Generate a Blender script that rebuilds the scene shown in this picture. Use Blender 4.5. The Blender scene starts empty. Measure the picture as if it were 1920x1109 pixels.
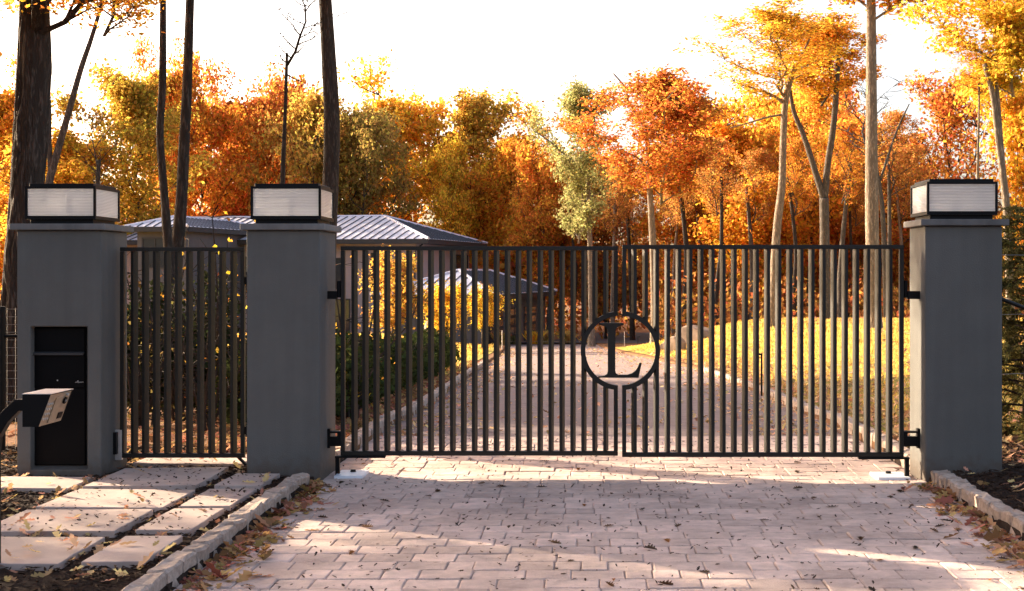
import bpy, bmesh, math, random
import numpy as np
from mathutils import Vector, Matrix, Quaternion

random.seed(7)
RNG = np.random.default_rng(11)
scene = bpy.context.scene
COL = scene.collection

# ------------------------------------------------------------------ camera, sky, sun, exposure
F = 2560.0           # focal length in photo pixels
CX, CY = 1108.0, 512.0
cam_d = bpy.data.cameras.new('camera')
cam = bpy.data.objects.new('camera', cam_d)
COL.objects.link(cam)
cam.location = (0, 0, 1.6)
cam.rotation_euler = (math.radians(90), 0, 0)
cam_d.sensor_width = 36
cam_d.lens = 36 * F / 1920
cam_d.shift_x = -(CX - 960) / 1920
cam_d.shift_y = -(554.5 - CY) / 1920
cam_d.clip_end = 1500
scene.camera = cam

SUN_EL, SUN_AZ = 18.5, 58.0          # azimuth measured from +Y towards -X
S = Vector((-math.sin(math.radians(SUN_AZ)) * math.cos(math.radians(SUN_EL)),
            math.cos(math.radians(SUN_AZ)) * math.cos(math.radians(SUN_EL)),
            math.sin(math.radians(SUN_EL))))
world = bpy.data.worlds.new('World')
scene.world = world
world.use_nodes = True
wn = world.node_tree.nodes
sky = wn.new('ShaderNodeTexSky')
sky.sky_type = 'NISHITA'
sky.sun_disc = False
sky.sun_elevation = math.radians(SUN_EL)
sky.sun_rotation = math.radians(-SUN_AZ)
sky.air_density = 0.7
sky.dust_density = 4.6
sky.ozone_density = 1.0
bg = wn['Background']
bg.inputs[1].default_value = 0.15
tint = wn.new('ShaderNodeVectorMath'); tint.operation = 'MULTIPLY'      # the photograph's warm white balance
tint.inputs[1].default_value = (1.12, 1.0, .9)
world.node_tree.links.new(sky.outputs[0], tint.inputs[0])
world.node_tree.links.new(tint.outputs[0], bg.inputs[0])

sun_d = bpy.data.lights.new('sun', 'SUN')
sun_d.energy = 5.0
sun_d.angle = math.radians(0.6)
sun_d.color = (1.0, 0.82, 0.6)
sun = bpy.data.objects.new('sun', sun_d)
COL.objects.link(sun)
sun.rotation_euler = (-S).to_track_quat('-Z', 'Y').to_euler()
sun.location = (-30, 30, 30)

scene.view_settings.view_transform = 'Standard'
scene.view_settings.look = 'None'
scene.view_settings.gamma = 1
scene.view_settings.use_curve_mapping = False
scene.view_settings.exposure = 1.75
scene.cycles.max_bounces = 10
scene.cycles.diffuse_bounces = 7
scene.cycles.transmission_bounces = 8
scene.cycles.transparent_max_bounces = 12


# ------------------------------------------------------------------ helpers
def P(px, py, Y):
    """photo pixel at depth Y -> point of the place"""
    return Vector(((px - CX) * Y / F, Y, 1.6 - (py - CY) * Y / F))


def WX(px, Y):
    return (px - CX) * Y / F


def WZ(py, Y):
    return 1.6 - (py - CY) * Y / F


def sstep(a, b, x):
    t = np.clip((np.asarray(x, float) - a) / (b - a), 0, 1)
    return t * t * (3 - 2 * t)


_T = np.random.default_rng(5).random((64, 64))


def vnoise(x, y):
    x = np.asarray(x, float); y = np.asarray(y, float)
    xi = np.floor(x).astype(int); yi = np.floor(y).astype(int)
    fx = x - xi; fy = y - yi
    fx = fx * fx * (3 - 2 * fx); fy = fy * fy * (3 - 2 * fy)
    g = lambda i, j: _T[i % 64, j % 64]
    return (g(xi, yi) * (1 - fx) * (1 - fy) + g(xi + 1, yi) * fx * (1 - fy)
            + g(xi, yi + 1) * (1 - fx) * fy + g(xi + 1, yi + 1) * fx * fy) * 2 - 1


def fbm(x, y, o=4):
    s = 0; a = 1
    for k in range(o):
        s = s + a * vnoise(x * 2 ** k + 13 * k, y * 2 ** k + 7 * k); a *= .5
    return s


def mesh_arrays(name, verts, faces, smooth=False):
    """verts (n,3), faces (m,k) of equal size"""
    verts = np.asarray(verts, np.float32); faces = np.asarray(faces, np.int32)
    me = bpy.data.meshes.new(name)
    me.vertices.add(len(verts)); me.vertices.foreach_set('co', verts.ravel())
    k = faces.shape[1]
    me.loops.add(faces.size); me.loops.foreach_set('vertex_index', faces.ravel())
    me.polygons.add(len(faces))
    me.polygons.foreach_set('loop_start', np.arange(0, faces.size, k, dtype=np.int32))
    me.polygons.foreach_set('loop_total', np.full(len(faces), k, np.int32))
    me.polygons.foreach_set('use_smooth', np.full(len(faces), smooth, bool))
    me.update(calc_edges=True)
    me.validate()
    return me


class MB:
    def __init__(self):
        self.v = []; self.f = []

    def add(self, vs, fs):
        o = len(self.v)
        self.v += [tuple(p) for p in vs]
        self.f += [tuple(i + o for i in f) for f in fs]
        return self

    def box(self, x0, x1, y0, y1, z0, z1):
        vs = [(x0, y0, z0), (x1, y0, z0), (x1, y1, z0), (x0, y1, z0), (x0, y0, z1), (x1, y0, z1), (x1, y1, z1), (x0, y1, z1)]
        return self.add(vs, [(0, 3, 2, 1), (4, 5, 6, 7), (0, 1, 5, 4), (1, 2, 6, 5), (2, 3, 7, 6), (3, 0, 4, 7)])

    def tube(self, pts, rad, n=8, cap=True):
        pts = [Vector(p) for p in pts]
        if not hasattr(rad, '__len__'): rad = [rad] * len(pts)
        rings = []
        up = None
        for i, p in enumerate(pts):
            d = (pts[min(i + 1, len(pts) - 1)] - pts[max(i - 1, 0)]).normalized()
            if up is None:
                up = Vector((1, 0, 0)) if abs(d.x) < .9 else Vector((0, 1, 0))
            a = (up - d * up.dot(d)).normalized(); b = d.cross(a); up = a
            rings.append([p + (a * math.cos(2 * math.pi * k / n) + b * math.sin(2 * math.pi * k / n)) * rad[i] for k in range(n)])
        vs = [q for r in rings for q in r]
        fs = []
        for i in range(len(pts) - 1):
            for k in range(n):
                fs.append((i * n + k, i * n + (k + 1) % n, (i + 1) * n + (k + 1) % n, (i + 1) * n + k))
        if cap:
            fs.append(tuple(range(n))[::-1]); fs.append(tuple(range((len(pts) - 1) * n, len(pts) * n)))
        return self.add(vs, fs)

    def prism(self, poly, axis, t0, t1):
        """polygon in the two other axes, extruded along axis"""
        n = len(poly)
        def mk(p, t):
            if axis == 'y': return (p[0], t, p[1])
            if axis == 'z': return (p[0], p[1], t)
            return (t, p[0], p[1])
        vs = [mk(p, t0) for p in poly] + [mk(p, t1) for p in poly]
        fs = [tuple(range(n))[::-1], tuple(range(n, 2 * n))] + [(i, (i + 1) % n, n + (i + 1) % n, n + i) for i in range(n)]
        return self.add(vs, fs)

    def mesh(self, name, bevel=0, seg=1, smooth=False):
        me = bpy.data.meshes.new(name)
        me.from_pydata(self.v, [], self.f)
        bm = bmesh.new(); bm.from_mesh(me)
        bmesh.ops.recalc_face_normals(bm, faces=bm.faces)
        if bevel:
            bmesh.ops.bevel(bm, geom=list(bm.edges), offset=bevel, segments=seg, affect='EDGES', profile=.5)
        if smooth:
            for f in bm.faces: f.smooth = True
        bm.to_mesh(me); bm.free()
        return me


def link(o, parent=None):
    COL.objects.link(o)
    if parent is not None: o.parent = parent
    return o


def obj(name, me, m=None, parent=None, loc=None):
    o = bpy.data.objects.new(name, me)
    if m is not None and not me.materials: me.materials.append(m)
    if loc is not None: o.location = loc
    return link(o, parent)


def tag(o, label=None, cat=None, group=None, kind=None):
    if label: o['label'] = label
    if cat: o['category'] = cat
    if group: o['group'] = group
    if kind: o['kind'] = kind
    return o


def thing(name, label, cat, loc=(0, 0, 0), group=None, rz=0):
    o = bpy.data.objects.new(name, None)
    o.location = loc; o.rotation_euler = (0, 0, rz)
    o.empty_display_size = .2
    link(o)
    return tag(o, label, cat, group)


# ------------------------------------------------------------------ materials
def mat(name, col, rough=.7, var=.15, scale=4.0, bump=0.0, bscale=60.0, metal=0.0, spec=.5, dark=None, stretch=(1, 1, 1), warp=0.0, obj_rand=0.0, coat=0.0, stain=0.0, drip=0.0, foot=0.0):
    m = bpy.data.materials.new(name); m.use_nodes = True
    nt = m.node_tree; n = nt.nodes; L = nt.links
    b = n['Principled BSDF']
    b.inputs['Roughness'].default_value = rough
    b.inputs['Metallic'].default_value = metal
    b.inputs['Specular IOR Level'].default_value = spec
    b.inputs['Coat Weight'].default_value = coat
    geo = n.new('ShaderNodeNewGeometry')
    mp = n.new('ShaderNodeMapping'); mp.inputs['Scale'].default_value = stretch
    L.new(geo.outputs['Position'], mp.inputs['Vector'])
    nz = n.new('ShaderNodeTexNoise'); nz.inputs['Scale'].default_value = scale; nz.inputs['Detail'].default_value = 8
    nz.inputs['Roughness'].default_value = .65
    L.new(mp.outputs[0], nz.inputs['Vector'])
    cr = n.new('ShaderNodeValToRGB')
    cr.color_ramp.elements[0].position = .3; cr.color_ramp.elements[1].position = .7
    d = dark if dark else tuple(c * (1 - var) for c in col)
    l = tuple(min(1, c * (1 + var)) for c in col)
    cr.color_ramp.elements[0].color = (*d, 1); cr.color_ramp.elements[1].color = (*l, 1)
    L.new(nz.outputs[0], cr.inputs[0])
    out = cr.outputs[0]
    if obj_rand:
        oi = n.new('ShaderNodeObjectInfo')
        mr = n.new('ShaderNodeMapRange'); mr.inputs[3].default_value = 1 - obj_rand; mr.inputs[4].default_value = 1 + obj_rand
        L.new(oi.outputs['Random'], mr.inputs[0])
        mx = n.new('ShaderNodeVectorMath'); mx.operation = 'SCALE'
        L.new(out, mx.inputs[0]); L.new(mr.outputs[0], mx.inputs['Scale'])
        out = mx.outputs[0]
    def times(fac_socket, lo, hi, a0=.35, a1=.65):
        mr_ = n.new('ShaderNodeMapRange'); mr_.inputs[1].default_value = a0; mr_.inputs[2].default_value = a1
        mr_.inputs[3].default_value = lo; mr_.inputs[4].default_value = hi
        L.new(fac_socket, mr_.inputs[0])
        v_ = n.new('ShaderNodeVectorMath'); v_.operation = 'SCALE'
        L.new(out, v_.inputs[0]); L.new(mr_.outputs[0], v_.inputs['Scale'])
        return v_.outputs[0]
    if stain:
        ns = n.new('ShaderNodeTexNoise'); ns.inputs['Scale'].default_value = 1.1; ns.inputs['Detail'].default_value = 5
        L.new(geo.outputs['Position'], ns.inputs['Vector']); out = times(ns.outputs[0], 1 - stain, 1 + stain * .5)
    if drip:
        md_ = n.new('ShaderNodeMapping'); md_.inputs['Scale'].default_value = (14, 14, .7)
        L.new(geo.outputs['Position'], md_.inputs[0])
        nd_ = n.new('ShaderNodeTexNoise'); nd_.inputs['Scale'].default_value = 1.0; nd_.inputs['Detail'].default_value = 4
        L.new(md_.outputs[0], nd_.inputs['Vector']); out = times(nd_.outputs[0], 1 - drip, 1 + drip, .3, .7)
    if foot:      # splashed soil on the lowest hand's breadth
        sx_ = n.new('ShaderNodeSeparateXYZ'); L.new(geo.outputs['Position'], sx_.inputs[0])
        nf_ = n.new('ShaderNodeTexNoise'); nf_.inputs['Scale'].default_value = 16; nf_.inputs['Detail'].default_value = 6
        L.new(geo.outputs['Position'], nf_.inputs['Vector'])
        ma_ = n.new('ShaderNodeMath'); ma_.operation = 'MULTIPLY_ADD'; ma_.inputs[1].default_value = -.28; L.new(nf_.outputs[0], ma_.inputs[0]); L.new(sx_.outputs[2], ma_.inputs[2])
        mr_ = n.new('ShaderNodeMapRange'); mr_.inputs[1].default_value = -.12; mr_.inputs[2].default_value = .02; mr_.inputs[3].default_value = foot; mr_.inputs[4].default_value = 0
        L.new(ma_.outputs[0], mr_.inputs[0])
        mx_ = n.new('ShaderNodeMixRGB'); mx_.inputs[2].default_value = (.1, .07, .05, 1)
        L.new(mr_.outputs[0], mx_.inputs[0]); L.new(out, mx_.inputs[1]); out = mx_.outputs[0]
    L.new(out, b.inputs['Base Color'])
    if bump:
        nb = n.new('ShaderNodeTexNoise'); nb.inputs['Scale'].default_value = bscale; nb.inputs['Detail'].default_value = 6
        L.new(mp.outputs[0], nb.inputs['Vector'])
        bp = n.new('ShaderNodeBump'); bp.inputs['Strength'].default_value = bump; bp.inputs['Distance'].default_value = .01
        L.new(nb.outputs[0], bp.inputs['Height']); L.new(bp.outputs[0], b.inputs['Normal'])
    return m


def leaf_mat(name, trans=.5, spread=.45, rough=.6, fixed=None):
    """thin leaves: reflect and let light through; hue from the object's colour, each leaf a little different"""
    m = bpy.data.materials.new(name); m.use_nodes = True
    nt = m.node_tree; n = nt.nodes; L = nt.links
    n.remove(n['Principled BSDF'])
    oi = n.new('ShaderNodeObjectInfo'); geo = n.new('ShaderNodeNewGeometry')
    src = oi.outputs['Color']
    if fixed:
        rgb = n.new('ShaderNodeRGB'); rgb.outputs[0].default_value = (*fixed, 1); src = rgb.outputs[0]
    hsv = n.new('ShaderNodeHueSaturation')
    L.new(src, hsv.inputs['Color'])
    mh = n.new('ShaderNodeMapRange'); mh.inputs[3].default_value = .5 - .03 * spread / .45; mh.inputs[4].default_value = .5 + .035 * spread / .45
    L.new(geo.outputs['Random Per Island'], mh.inputs[0]); L.new(mh.outputs[0], hsv.inputs['Hue'])
    wn_ = n.new('ShaderNodeTexWhiteNoise'); wn_.noise_dimensions = '1D'
    L.new(geo.outputs['Random Per Island'], wn_.inputs['W'])
    mv = n.new('ShaderNodeMapRange'); mv.inputs[3].default_value = 1 - spread; mv.inputs[4].default_value = 1 + spread
    L.new(wn_.outputs['Value'], mv.inputs[0])
    # larger tone patches through the crown (some boughs turn sooner)
    nz = n.new('ShaderNodeTexNoise'); nz.inputs['Scale'].default_value = .45; nz.inputs['Detail'].default_value = 2
    L.new(geo.outputs['Position'], nz.inputs['Vector'])
    mp = n.new('ShaderNodeMapRange'); mp.inputs[1].default_value = .3; mp.inputs[2].default_value = .7
    mp.inputs[3].default_value = .82; mp.inputs[4].default_value = 1.2
    L.new(nz.outputs[0], mp.inputs[0])
    mm = n.new('ShaderNodeMath'); mm.operation = 'MULTIPLY'
    L.new(mv.outputs[0], mm.inputs[0]); L.new(mp.outputs[0], mm.inputs[1]); L.new(mm.outputs[0], hsv.inputs['Value'])
    df = n.new('ShaderNodeBsdfDiffuse'); tr = n.new('ShaderNodeBsdfTranslucent')
    L.new(hsv.outputs[0], df.inputs[0]); L.new(hsv.outputs[0], tr.inputs[0])
    mx = n.new('ShaderNodeMixShader'); mx.inputs[0].default_value = trans
    L.new(df.outputs[0], mx.inputs[1]); L.new(tr.outputs[0], mx.inputs[2])
    L.new(mx.outputs[0], n['Material Output'].inputs[0])
    return m


def bark_mat(name, col, scale=18, strength=.9, light=None):
    m = bpy.data.materials.new(name); m.use_nodes = True
    nt = m.node_tree; n = nt.nodes; L = nt.links
    b = n['Principled BSDF']; b.inputs['Roughness'].default_value = .9; b.inputs['Specular IOR Level'].default_value = .15
    geo = n.new('ShaderNodeNewGeometry')
    mp = n.new('ShaderNodeMapping'); mp.inputs['Scale'].default_value = (1, 1, .16)
    L.new(geo.outputs['Position'], mp.inputs[0])
    vo = n.new('ShaderNodeTexVoronoi'); vo.inputs['Scale'].default_value = scale; vo.feature = 'F1'
    nz = n.new('ShaderNodeTexNoise'); nz.inputs['Scale'].default_value = scale * 1.3; nz.inputs['Detail'].default_value = 7
    L.new(mp.outputs[0], nz.inputs[0])
    wv = n.new('ShaderNodeVectorMath'); wv.operation = 'MULTIPLY_ADD'; wv.inputs[1].default_value = (.12, .12, .12)
    L.new(nz.outputs['Color'], wv.inputs[0]); L.new(mp.outputs[0], wv.inputs[2]); L.new(wv.outputs[0], vo.inputs['Vector'])
    ad = n.new('ShaderNodeMath'); ad.operation = 'ADD'
    L.new(vo.outputs['Distance'], ad.inputs[0]); L.new(nz.outputs[0], ad.inputs[1])
    cr = n.new('ShaderNodeValToRGB')
    l = light or tuple(min(1, c * 1.5) for c in col)
    cr.color_ramp.elements[0].position = .55; cr.color_ramp.elements[1].position = 1.15
    cr.color_ramp.elements[0].color = (*l, 1); cr.color_ramp.elements[1].color = (*tuple(c * .55 for c in col), 1)
    L.new(ad.outputs[0], cr.inputs[0]); L.new(cr.outputs[0], b.inputs['Base Color'])
    bp = n.new('ShaderNodeBump'); bp.invert = True; bp.inputs['Strength'].default_value = strength; bp.inputs['Distance'].default_value = .03
    L.new(ad.outputs[0], bp.inputs['Height']); L.new(bp.outputs[0], b.inputs['Normal'])
    return m


def glass_mat():
    m = bpy.data.materials.new('reeded_glass'); m.use_nodes = True
    nt = m.node_tree; n = nt.nodes; L = nt.links
    n.remove(n['Principled BSDF'])
    tl = n.new('ShaderNodeBsdfTranslucent'); tl.inputs[0].default_value = (.95, .95, .97, 1)
    tp = n.new('ShaderNodeBsdfRefraction'); tp.inputs[0].default_value = (.97, .97, .98, 1); tp.inputs['Roughness'].default_value = .06; tp.inputs['IOR'].default_value = 1.45
    gl = n.new('ShaderNodeBsdfGlossy'); gl.inputs['Roughness'].default_value = .12
    df = n.new('ShaderNodeBsdfDiffuse'); df.inputs[0].default_value = (.93, .92, .93, 1)
    a = n.new('ShaderNodeMixShader'); a.inputs[0].default_value = .3
    L.new(tl.outputs[0], a.inputs[1]); L.new(tp.outputs[0], a.inputs[2])
    c = n.new('ShaderNodeMixShader'); c.inputs[0].default_value = .36
    L.new(a.outputs[0], c.inputs[1]); L.new(df.outputs[0], c.inputs[2])
    fr = n.new('ShaderNodeFresnel'); fr.inputs[0].default_value = 1.45
    d = n.new('ShaderNodeMixShader')
    L.new(fr.outputs[0], d.inputs[0]); L.new(c.outputs[0], d.inputs[1]); L.new(gl.outputs[0], d.inputs[2])
    L.new(d.outputs[0], n['Material Output'].inputs[0])
    return m


M_STUCCO = mat('grey_stucco', (.13, .128, .119), .9, .07, 3.0, .35, 110, spec=.2, stain=.06, drip=.05, foot=.6)
M_CAP = mat('cast_cap', (.17, .165, .158), .8, .18, 5.0, .3, 60, spec=.3, stain=.2, drip=.1)
M_BLACK = mat('black_paint', (.004, .004, .0045), .5, .15, 6.0, .05, 90, spec=.2)
M_GATE = mat('gate_paint', (.016, .0138, .0105), .5, .12, 8.0, .06, 110, spec=.34)
M_BOX = mat('black_box_paint', (.0025, .0025, .0032), .5, .2, 5.0, .04, 200, spec=.12)
M_STEEL = mat('brushed_steel', (.72, .7, .67), .5, .1, 20, .05, 150, metal=.9)
M_BRONZE = mat('keypad_bronze', (.5, .4, .28), .4, .12, 20, .05, 100, metal=.7)
M_WHITE = mat('white_cover', (.82, .83, .85), .35, .06, 9, .05, 40)
M_PAVER = mat('paver_stone', (.63, .475, .4), .85, .2, 9.0, .8, 90, obj_rand=.17, spec=.25, stain=.22)
M_PAVBED = mat('paver_joint_sand', (.4, .31, .27), .95, .3, 30, .4, 120, spec=.1)
M_ASPHALT = mat('old_asphalt', (.25, .19, .175), .9, .16, 5.0, .5, 220, spec=.25)
M_COURT = mat('dark_asphalt', (.06, .06, .065), .9, .15, 3.0, .3, 120, spec=.2)
M_GRANITE = mat('granite_kerb', (.43, .335, .27), .85, .3, 26, .7, 70, obj_rand=.12, spec=.25)
M_SLAB = mat('bluestone_slab', (.5, .39, .335), .75, .14, 5.0, .25, 160, obj_rand=.08, spec=.3, stain=.2)
M_SOIL = mat('dark_mulch', (.035, .022, .016), .95, .45, 16, .9, 40, spec=.1)
M_FLOOR = mat('woodland_floor', (.19, .095, .045), .95, .5, 3.5, .8, 25, spec=.1)
M_LAWN = mat('lawn_turf', (.40, .29, .06), .9, .35, 1.3, .7, 60, spec=.1, dark=(.17, .17, .035))
M_ROOF = mat('standing_seam_metal', (.78, .75, .80), .38, .05, 2, .03, 30, metal=.1)
M_SEAM = mat('roof_seam_metal', (.05, .05, .06), .4, .05, 2, 0, metal=.3)
M_CREAM = mat('cream_render', (.45, .36, .33), .9, .05, 2, .1, 50, spec=.2)
M_DARKWALL = mat('charcoal_siding', (.12, .115, .115), .75, .1, 4, .1, 80, spec=.3)
M_TRIM = mat('dark_fascia', (.035, .033, .033), .6, .1, 5, 0)
M_DOOR = mat('garage_door_paint', (.03, .032, .036), .5, .1, 5, 0)
M_PANE = mat('window_glass_dark', (.035, .04, .045), .08, .1, 2, 0, spec=.8)
M_ROCK = mat('boulder_rock', (.3, .22, .16), .9, .35, 3, 1.0, 14, spec=.2)
M_STAKE = mat('pale_stake', (.7, .62, .5), .6, .1, 5, 0)
M_WIRE = mat('galvanised_wire', (.3, .29, .27), .5, .1, 10, 0, metal=.6)
M_OAKBARK = bark_mat('oak_bark', (.085, .068, .055), 24, 1.0)
M_GREYBARK = bark_mat('grey_bark', (.16, .135, .11), 30, .7)
M_PALEBARK = bark_mat('pale_bark', (.33, .26, .19), 26, .6)
M_TWIG = mat('dark_twig', (.05, .038, .03), .9, .3, 8, 0, spec=.1)
M_LEAF = leaf_mat('autumn_leaf', .58, .48)
M_EVER = leaf_mat('evergreen_leaf', .2, .4)
M_GRASS = leaf_mat('grass_blade', .5, .35, fixed=(.66, .42, .11))
M_LITTER = leaf_mat('dry_leaf', .25, .6, fixed=(.42, .22, .11))
M_LEAFTAN = leaf_mat('tan_leaf', .25, .55, fixed=(.6, .37, .2))
M_GLASS = glass_mat()
M_RIBLINE = mat('painted_rib_line', (.42, .42, .43), .3, .1, 10, 0)  # grey that paints in the dark lines refracted between the glass ribs
M_CHIP = mat('bark_chip', (.05, .03, .02), .95, .5, 40, 0, spec=.1)


# ------------------------------------------------------------------ the ground
def edgeL(Y):
    return np.interp(Y, [0, 13.8, 15, 20, 35, 52, 60, 75], [-2.17, -2.17, -2.24, -2.36, -2.86, -3.4, -3.8, -4.4])


def edgeR(Y):
    return np.interp(Y, [0, 11, 14.4, 19, 25, 35, 46, 55, 66, 75], [2.65, 2.65, 2.71, 2.85, 2.85, 2.7, 1.9, 1.1, .5, .3])


def base(Y):
    t = np.clip(np.asarray(Y, float) - 12.0, 0, 85)
    return -.036 * t * sstep(0, 6, t)


def g(X, Y):
    """height of the land (soil, lawn, woodland floor)"""
    X = np.asarray(X, float); Y = np.asarray(Y, float)
    b = base(Y)
    mr = sstep(0, 5.5, X - edgeR(Y)) * (-b * .92) * (1 - sstep(47, 74, Y))
    ml = sstep(1.0, 5, edgeL(Y) - X) * .6 * sstep(30, 48, Y) * (1 - sstep(54, 72, Y))
    return b + mr + ml


def gz(x, y):
    return float(g(x, y))


def cols(n):
    return np.array(n)


# ground: one sheet out to the horizon, sunk below the drive
rowsY = np.concatenate([np.linspace(-40, 4, 8), np.arange(5, 16, .25), np.arange(16, 60, 1.0), np.arange(60, 130, 4.0), [150, 200, 300, 500, 900]])
left = -np.concatenate([[900, 500, 300, 180, 110, 75], np.arange(54, 14, -3.0), np.arange(14, 5, -.75), np.arange(5, .2, -.25), [.12, .001]])
right = -left[::-1]
gv = []; NC = len(left) + 4 + len(right)
for Yv in rowsY:
    eL, eR = edgeL(Yv), edgeR(Yv)
    xs = np.concatenate([eL + left, [eL + .002, eL + .1, eR - .1, eR - .002], eR + right])
    zs = g(xs, np.full_like(xs, Yv))
    near = (Yv < 20)
    zs = zs + .012 * fbm(xs * 3, np.full_like(xs, Yv * 3)) * (1 if near else 0)
    k = len(left)
    # soil banked a little against the kerb and the foot of the right pillar
    if Yv < 11.5:
        zs[k + 4:] += .04 * sstep(0, .5, right)[:len(zs[k + 4:])] * (1 - sstep(3, 6, right))[:len(zs[k + 4:])]
    dz = base(Yv) - (.13 if Yv < 74 else .0)
    zs[k:k + 4] = dz
    gv.append(np.stack([xs, np.full_like(xs, Yv), zs], 1))
gv = np.concatenate(gv)
fi = []
for r in range(len(rowsY) - 1):
    a = r * NC + np.arange(NC - 1)
    fi.append(np.stack([a, a + 1, a + 1 + NC, a + NC], 1))
gm = mesh_arrays('ground', gv, np.concatenate(fi), True)
gm.materials.append(M_FLOOR); gm.materials.append(M_SOIL)
cent = np.array([p.center.y for p in gm.polygons])
gm.polygons.foreach_set('material_index', (cent < 12.6).astype(np.int32))
ground = obj('ground', gm); tag(ground, kind='structure')


def sheet(name, m, xl, xr, ys, zf, nx=10, kind='structure'):
    vs = []
    for yv in ys:
        xs = np.linspace(xl(yv), xr(yv), nx)
        vs.append(np.stack([xs, np.full_like(xs, yv), zf(xs, np.full_like(xs, yv))], 1))
    fs = []
    for r in range(len(ys) - 1):
        a = r * nx + np.arange(nx - 1)
        fs.append(np.stack([a, a + 1, a + 1 + nx, a + nx], 1))
    o = obj(name, mesh_arrays(name, np.concatenate(vs), np.concatenate(fs), True), m)
    return tag(o, kind=kind)


driveway = sheet('driveway', M_ASPHALT, lambda y: edgeL(y) - .02, lambda y: edgeR(y) + .02, np.concatenate([[13.86], np.arange(14.5, 75, 1.0)]), lambda x, y: base(y) - .05, 6)
court = sheet('parking_court', M_COURT, lambda y: -4.4 + .15 * (y - 74), lambda y: 9 + 0 * y, np.arange(74, 108, 2.0), lambda x, y: base(y) + .03, 6)
lawn = sheet('lawn', M_LAWN, lambda y: edgeR(y) + .25, lambda y: edgeR(y) + 42, np.arange(13.5, 62, 1.0), lambda x, y: g(x, y) + .015, 60)
lawn2 = sheet('lawn', M_LAWN, lambda y: edgeL(y) - 34, lambda y: edgeL(y) - .35, np.arange(30, 68, 1.0), lambda x, y: g(x, y) + .015, 50)

# ------------------------------------------------------------------ pavers in front of and under the gate
apron = obj('paver_apron', None); tag(apron, kind='structure')
PZ = -.04
pb = MB().box(-2.168, 2.645, 4.0, 13.84, PZ - .08, PZ - .012).mesh('joint_bed')
obj('joint_bed', pb, M_PAVBED, apron)


def paver_mesh(w, d, seed):
    r = random.Random(seed)
    nx, ny = 5, 4
    c = .007
    top = {}
    vs = []; fs = []
    h = .05
    # outline with a worn, slightly uneven edge
    ux = [0, c, w * .5, w - c, w]; uy = [0, c, d - c, d]
    for j in range(ny):
        for i in range(nx):
            e = (i in (0, nx - 1)) or (j in (0, ny - 1))
            z = -.005 if e else r.uniform(-.0018, .0018)
            corner = (i in (0, nx - 1)) and (j in (0, ny - 1))
            x = ux[i] + r.uniform(-.003, .003); y = uy[j] + r.uniform(-.003, .003)
            if corner:
                x += .006 * (1 if i == 0 else -1); y += .006 * (1 if j == 0 else -1)
            top[i, j] = len(vs); vs.append((x, y, z))
    for j in range(ny - 1):
        for i in range(nx - 1):
            fs.append((top[i, j], top[i + 1, j], top[i + 1, j + 1], top[i, j + 1]))
    ring = [(i, 0) for i in range(nx)] + [(nx - 1, j) for j in range(1, ny)] + [(i, ny - 1) for i in range(nx - 2, -1, -1)] + [(0, j) for j in range(ny - 2, 0, -1)]
    low = []
    for k in ring:
        x, y, z = vs[top[k]]; low.append(len(vs)); vs.append((x, y, -.05))
    for k in range(len(ring)):
        k2 = (k + 1) % len(ring)
        fs.append((top[ring[k]], low[k], low[k2], top[ring[k2]]))
    return MB().add(vs, fs)


PAV = []
WID = [.2, .25, .29, .15]
pav_mb = {}
for wi, w in enumerate(WID):
    for s in range(3):
        pav_mb[wi, s] = paver_mesh(w - .004, .216, wi * 10 + s)
pav_me = {k: v.mesh('paver') for k, v in pav_mb.items()}
for me_ in pav_me.values(): me_.materials.append(M_PAVER)
rest = MB()
count = 0
slots = []
yv = 6.0
rr = random.Random(3)
while yv < 13.6:
    x = -2.165 - rr.uniform(0, .15)
    x = -2.165
    first = True
    while x < 2.63:
        wi = rr.choice([0, 1, 1, 2, 2, 3])
        if first: wi = rr.choice([0, 1, 2, 3]); first = False
        w = WID[wi]
        if x + w > 2.645:
            fit = [k for k in range(4) if x + WID[k] <= 2.65]
            if not fit: break
            wi = max(fit, key=lambda k: WID[k]); w = WID[wi]
        slots.append((x, yv, wi))
        x += w
    yv += .22
vis = [s for s in slots if 6.75 < s[1]]
ind = set(vis[:300])
for s in slots:
    x, yv, wi = s
    k = (wi, rr.randrange(3))
    dz = rr.uniform(-.004, .003)
    if s in ind:
        o = obj('paver', pav_me[k], None, apron, (x + .002, yv + .002, PZ + dz))
        o.rotation_euler = (rr.uniform(-.008, .008), rr.uniform(-.006, .006), rr.uniform(-.008, .008))
    else:
        mbk = pav_mb[k]
        rest.add([(a + x + .004, b + yv + .004, c + PZ + dz) for a, b, c in mbk.v], mbk.f)
po = obj('far_pavers', rest.mesh('far_pavers'), M_PAVER, apron); po['kind'] = 'stuff'

# ------------------------------------------------------------------ kerbs of granite blocks
def stone_mesh(l, w, h, seed, ch=.012):
    bm = bmesh.new()
    bmesh.ops.create_cube(bm, size=1)
    bmesh.ops.scale(bm, vec=(w, l, h), verts=bm.verts)
    bmesh.ops.bevel(bm, geom=list(bm.edges), offset=ch, segments=1, affect='EDGES')
    bmesh.ops.subdivide_edges(bm, edges=[e for e in bm.edges if e.calc_length() > .05], cuts=1, use_grid_fill=True)
    r = random.Random(seed)
    for v in bm.verts:
        v.co += Vector((r.uniform(-1, 1), r.uniform(-1, 1), r.uniform(-1, 1))) * .009
    me = bpy.data.meshes.new('kerb_stone'); bm.to_mesh(me); bm.free()
    me.materials.append(M_GRANITE)
    return me


STONES = [stone_mesh(l, .115, .2, i) for i, l in enumerate([.26, .22, .29, .24, .2])]
SLEN = [.26, .22, .29, .24, .2]
THIN = [stone_mesh(l, .13, .2, 20 + i, .01) for i, l in enumerate([.1, .085, .12, .11, .095])]
TLEN = [.1, .085, .12, .11, .095]


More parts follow.
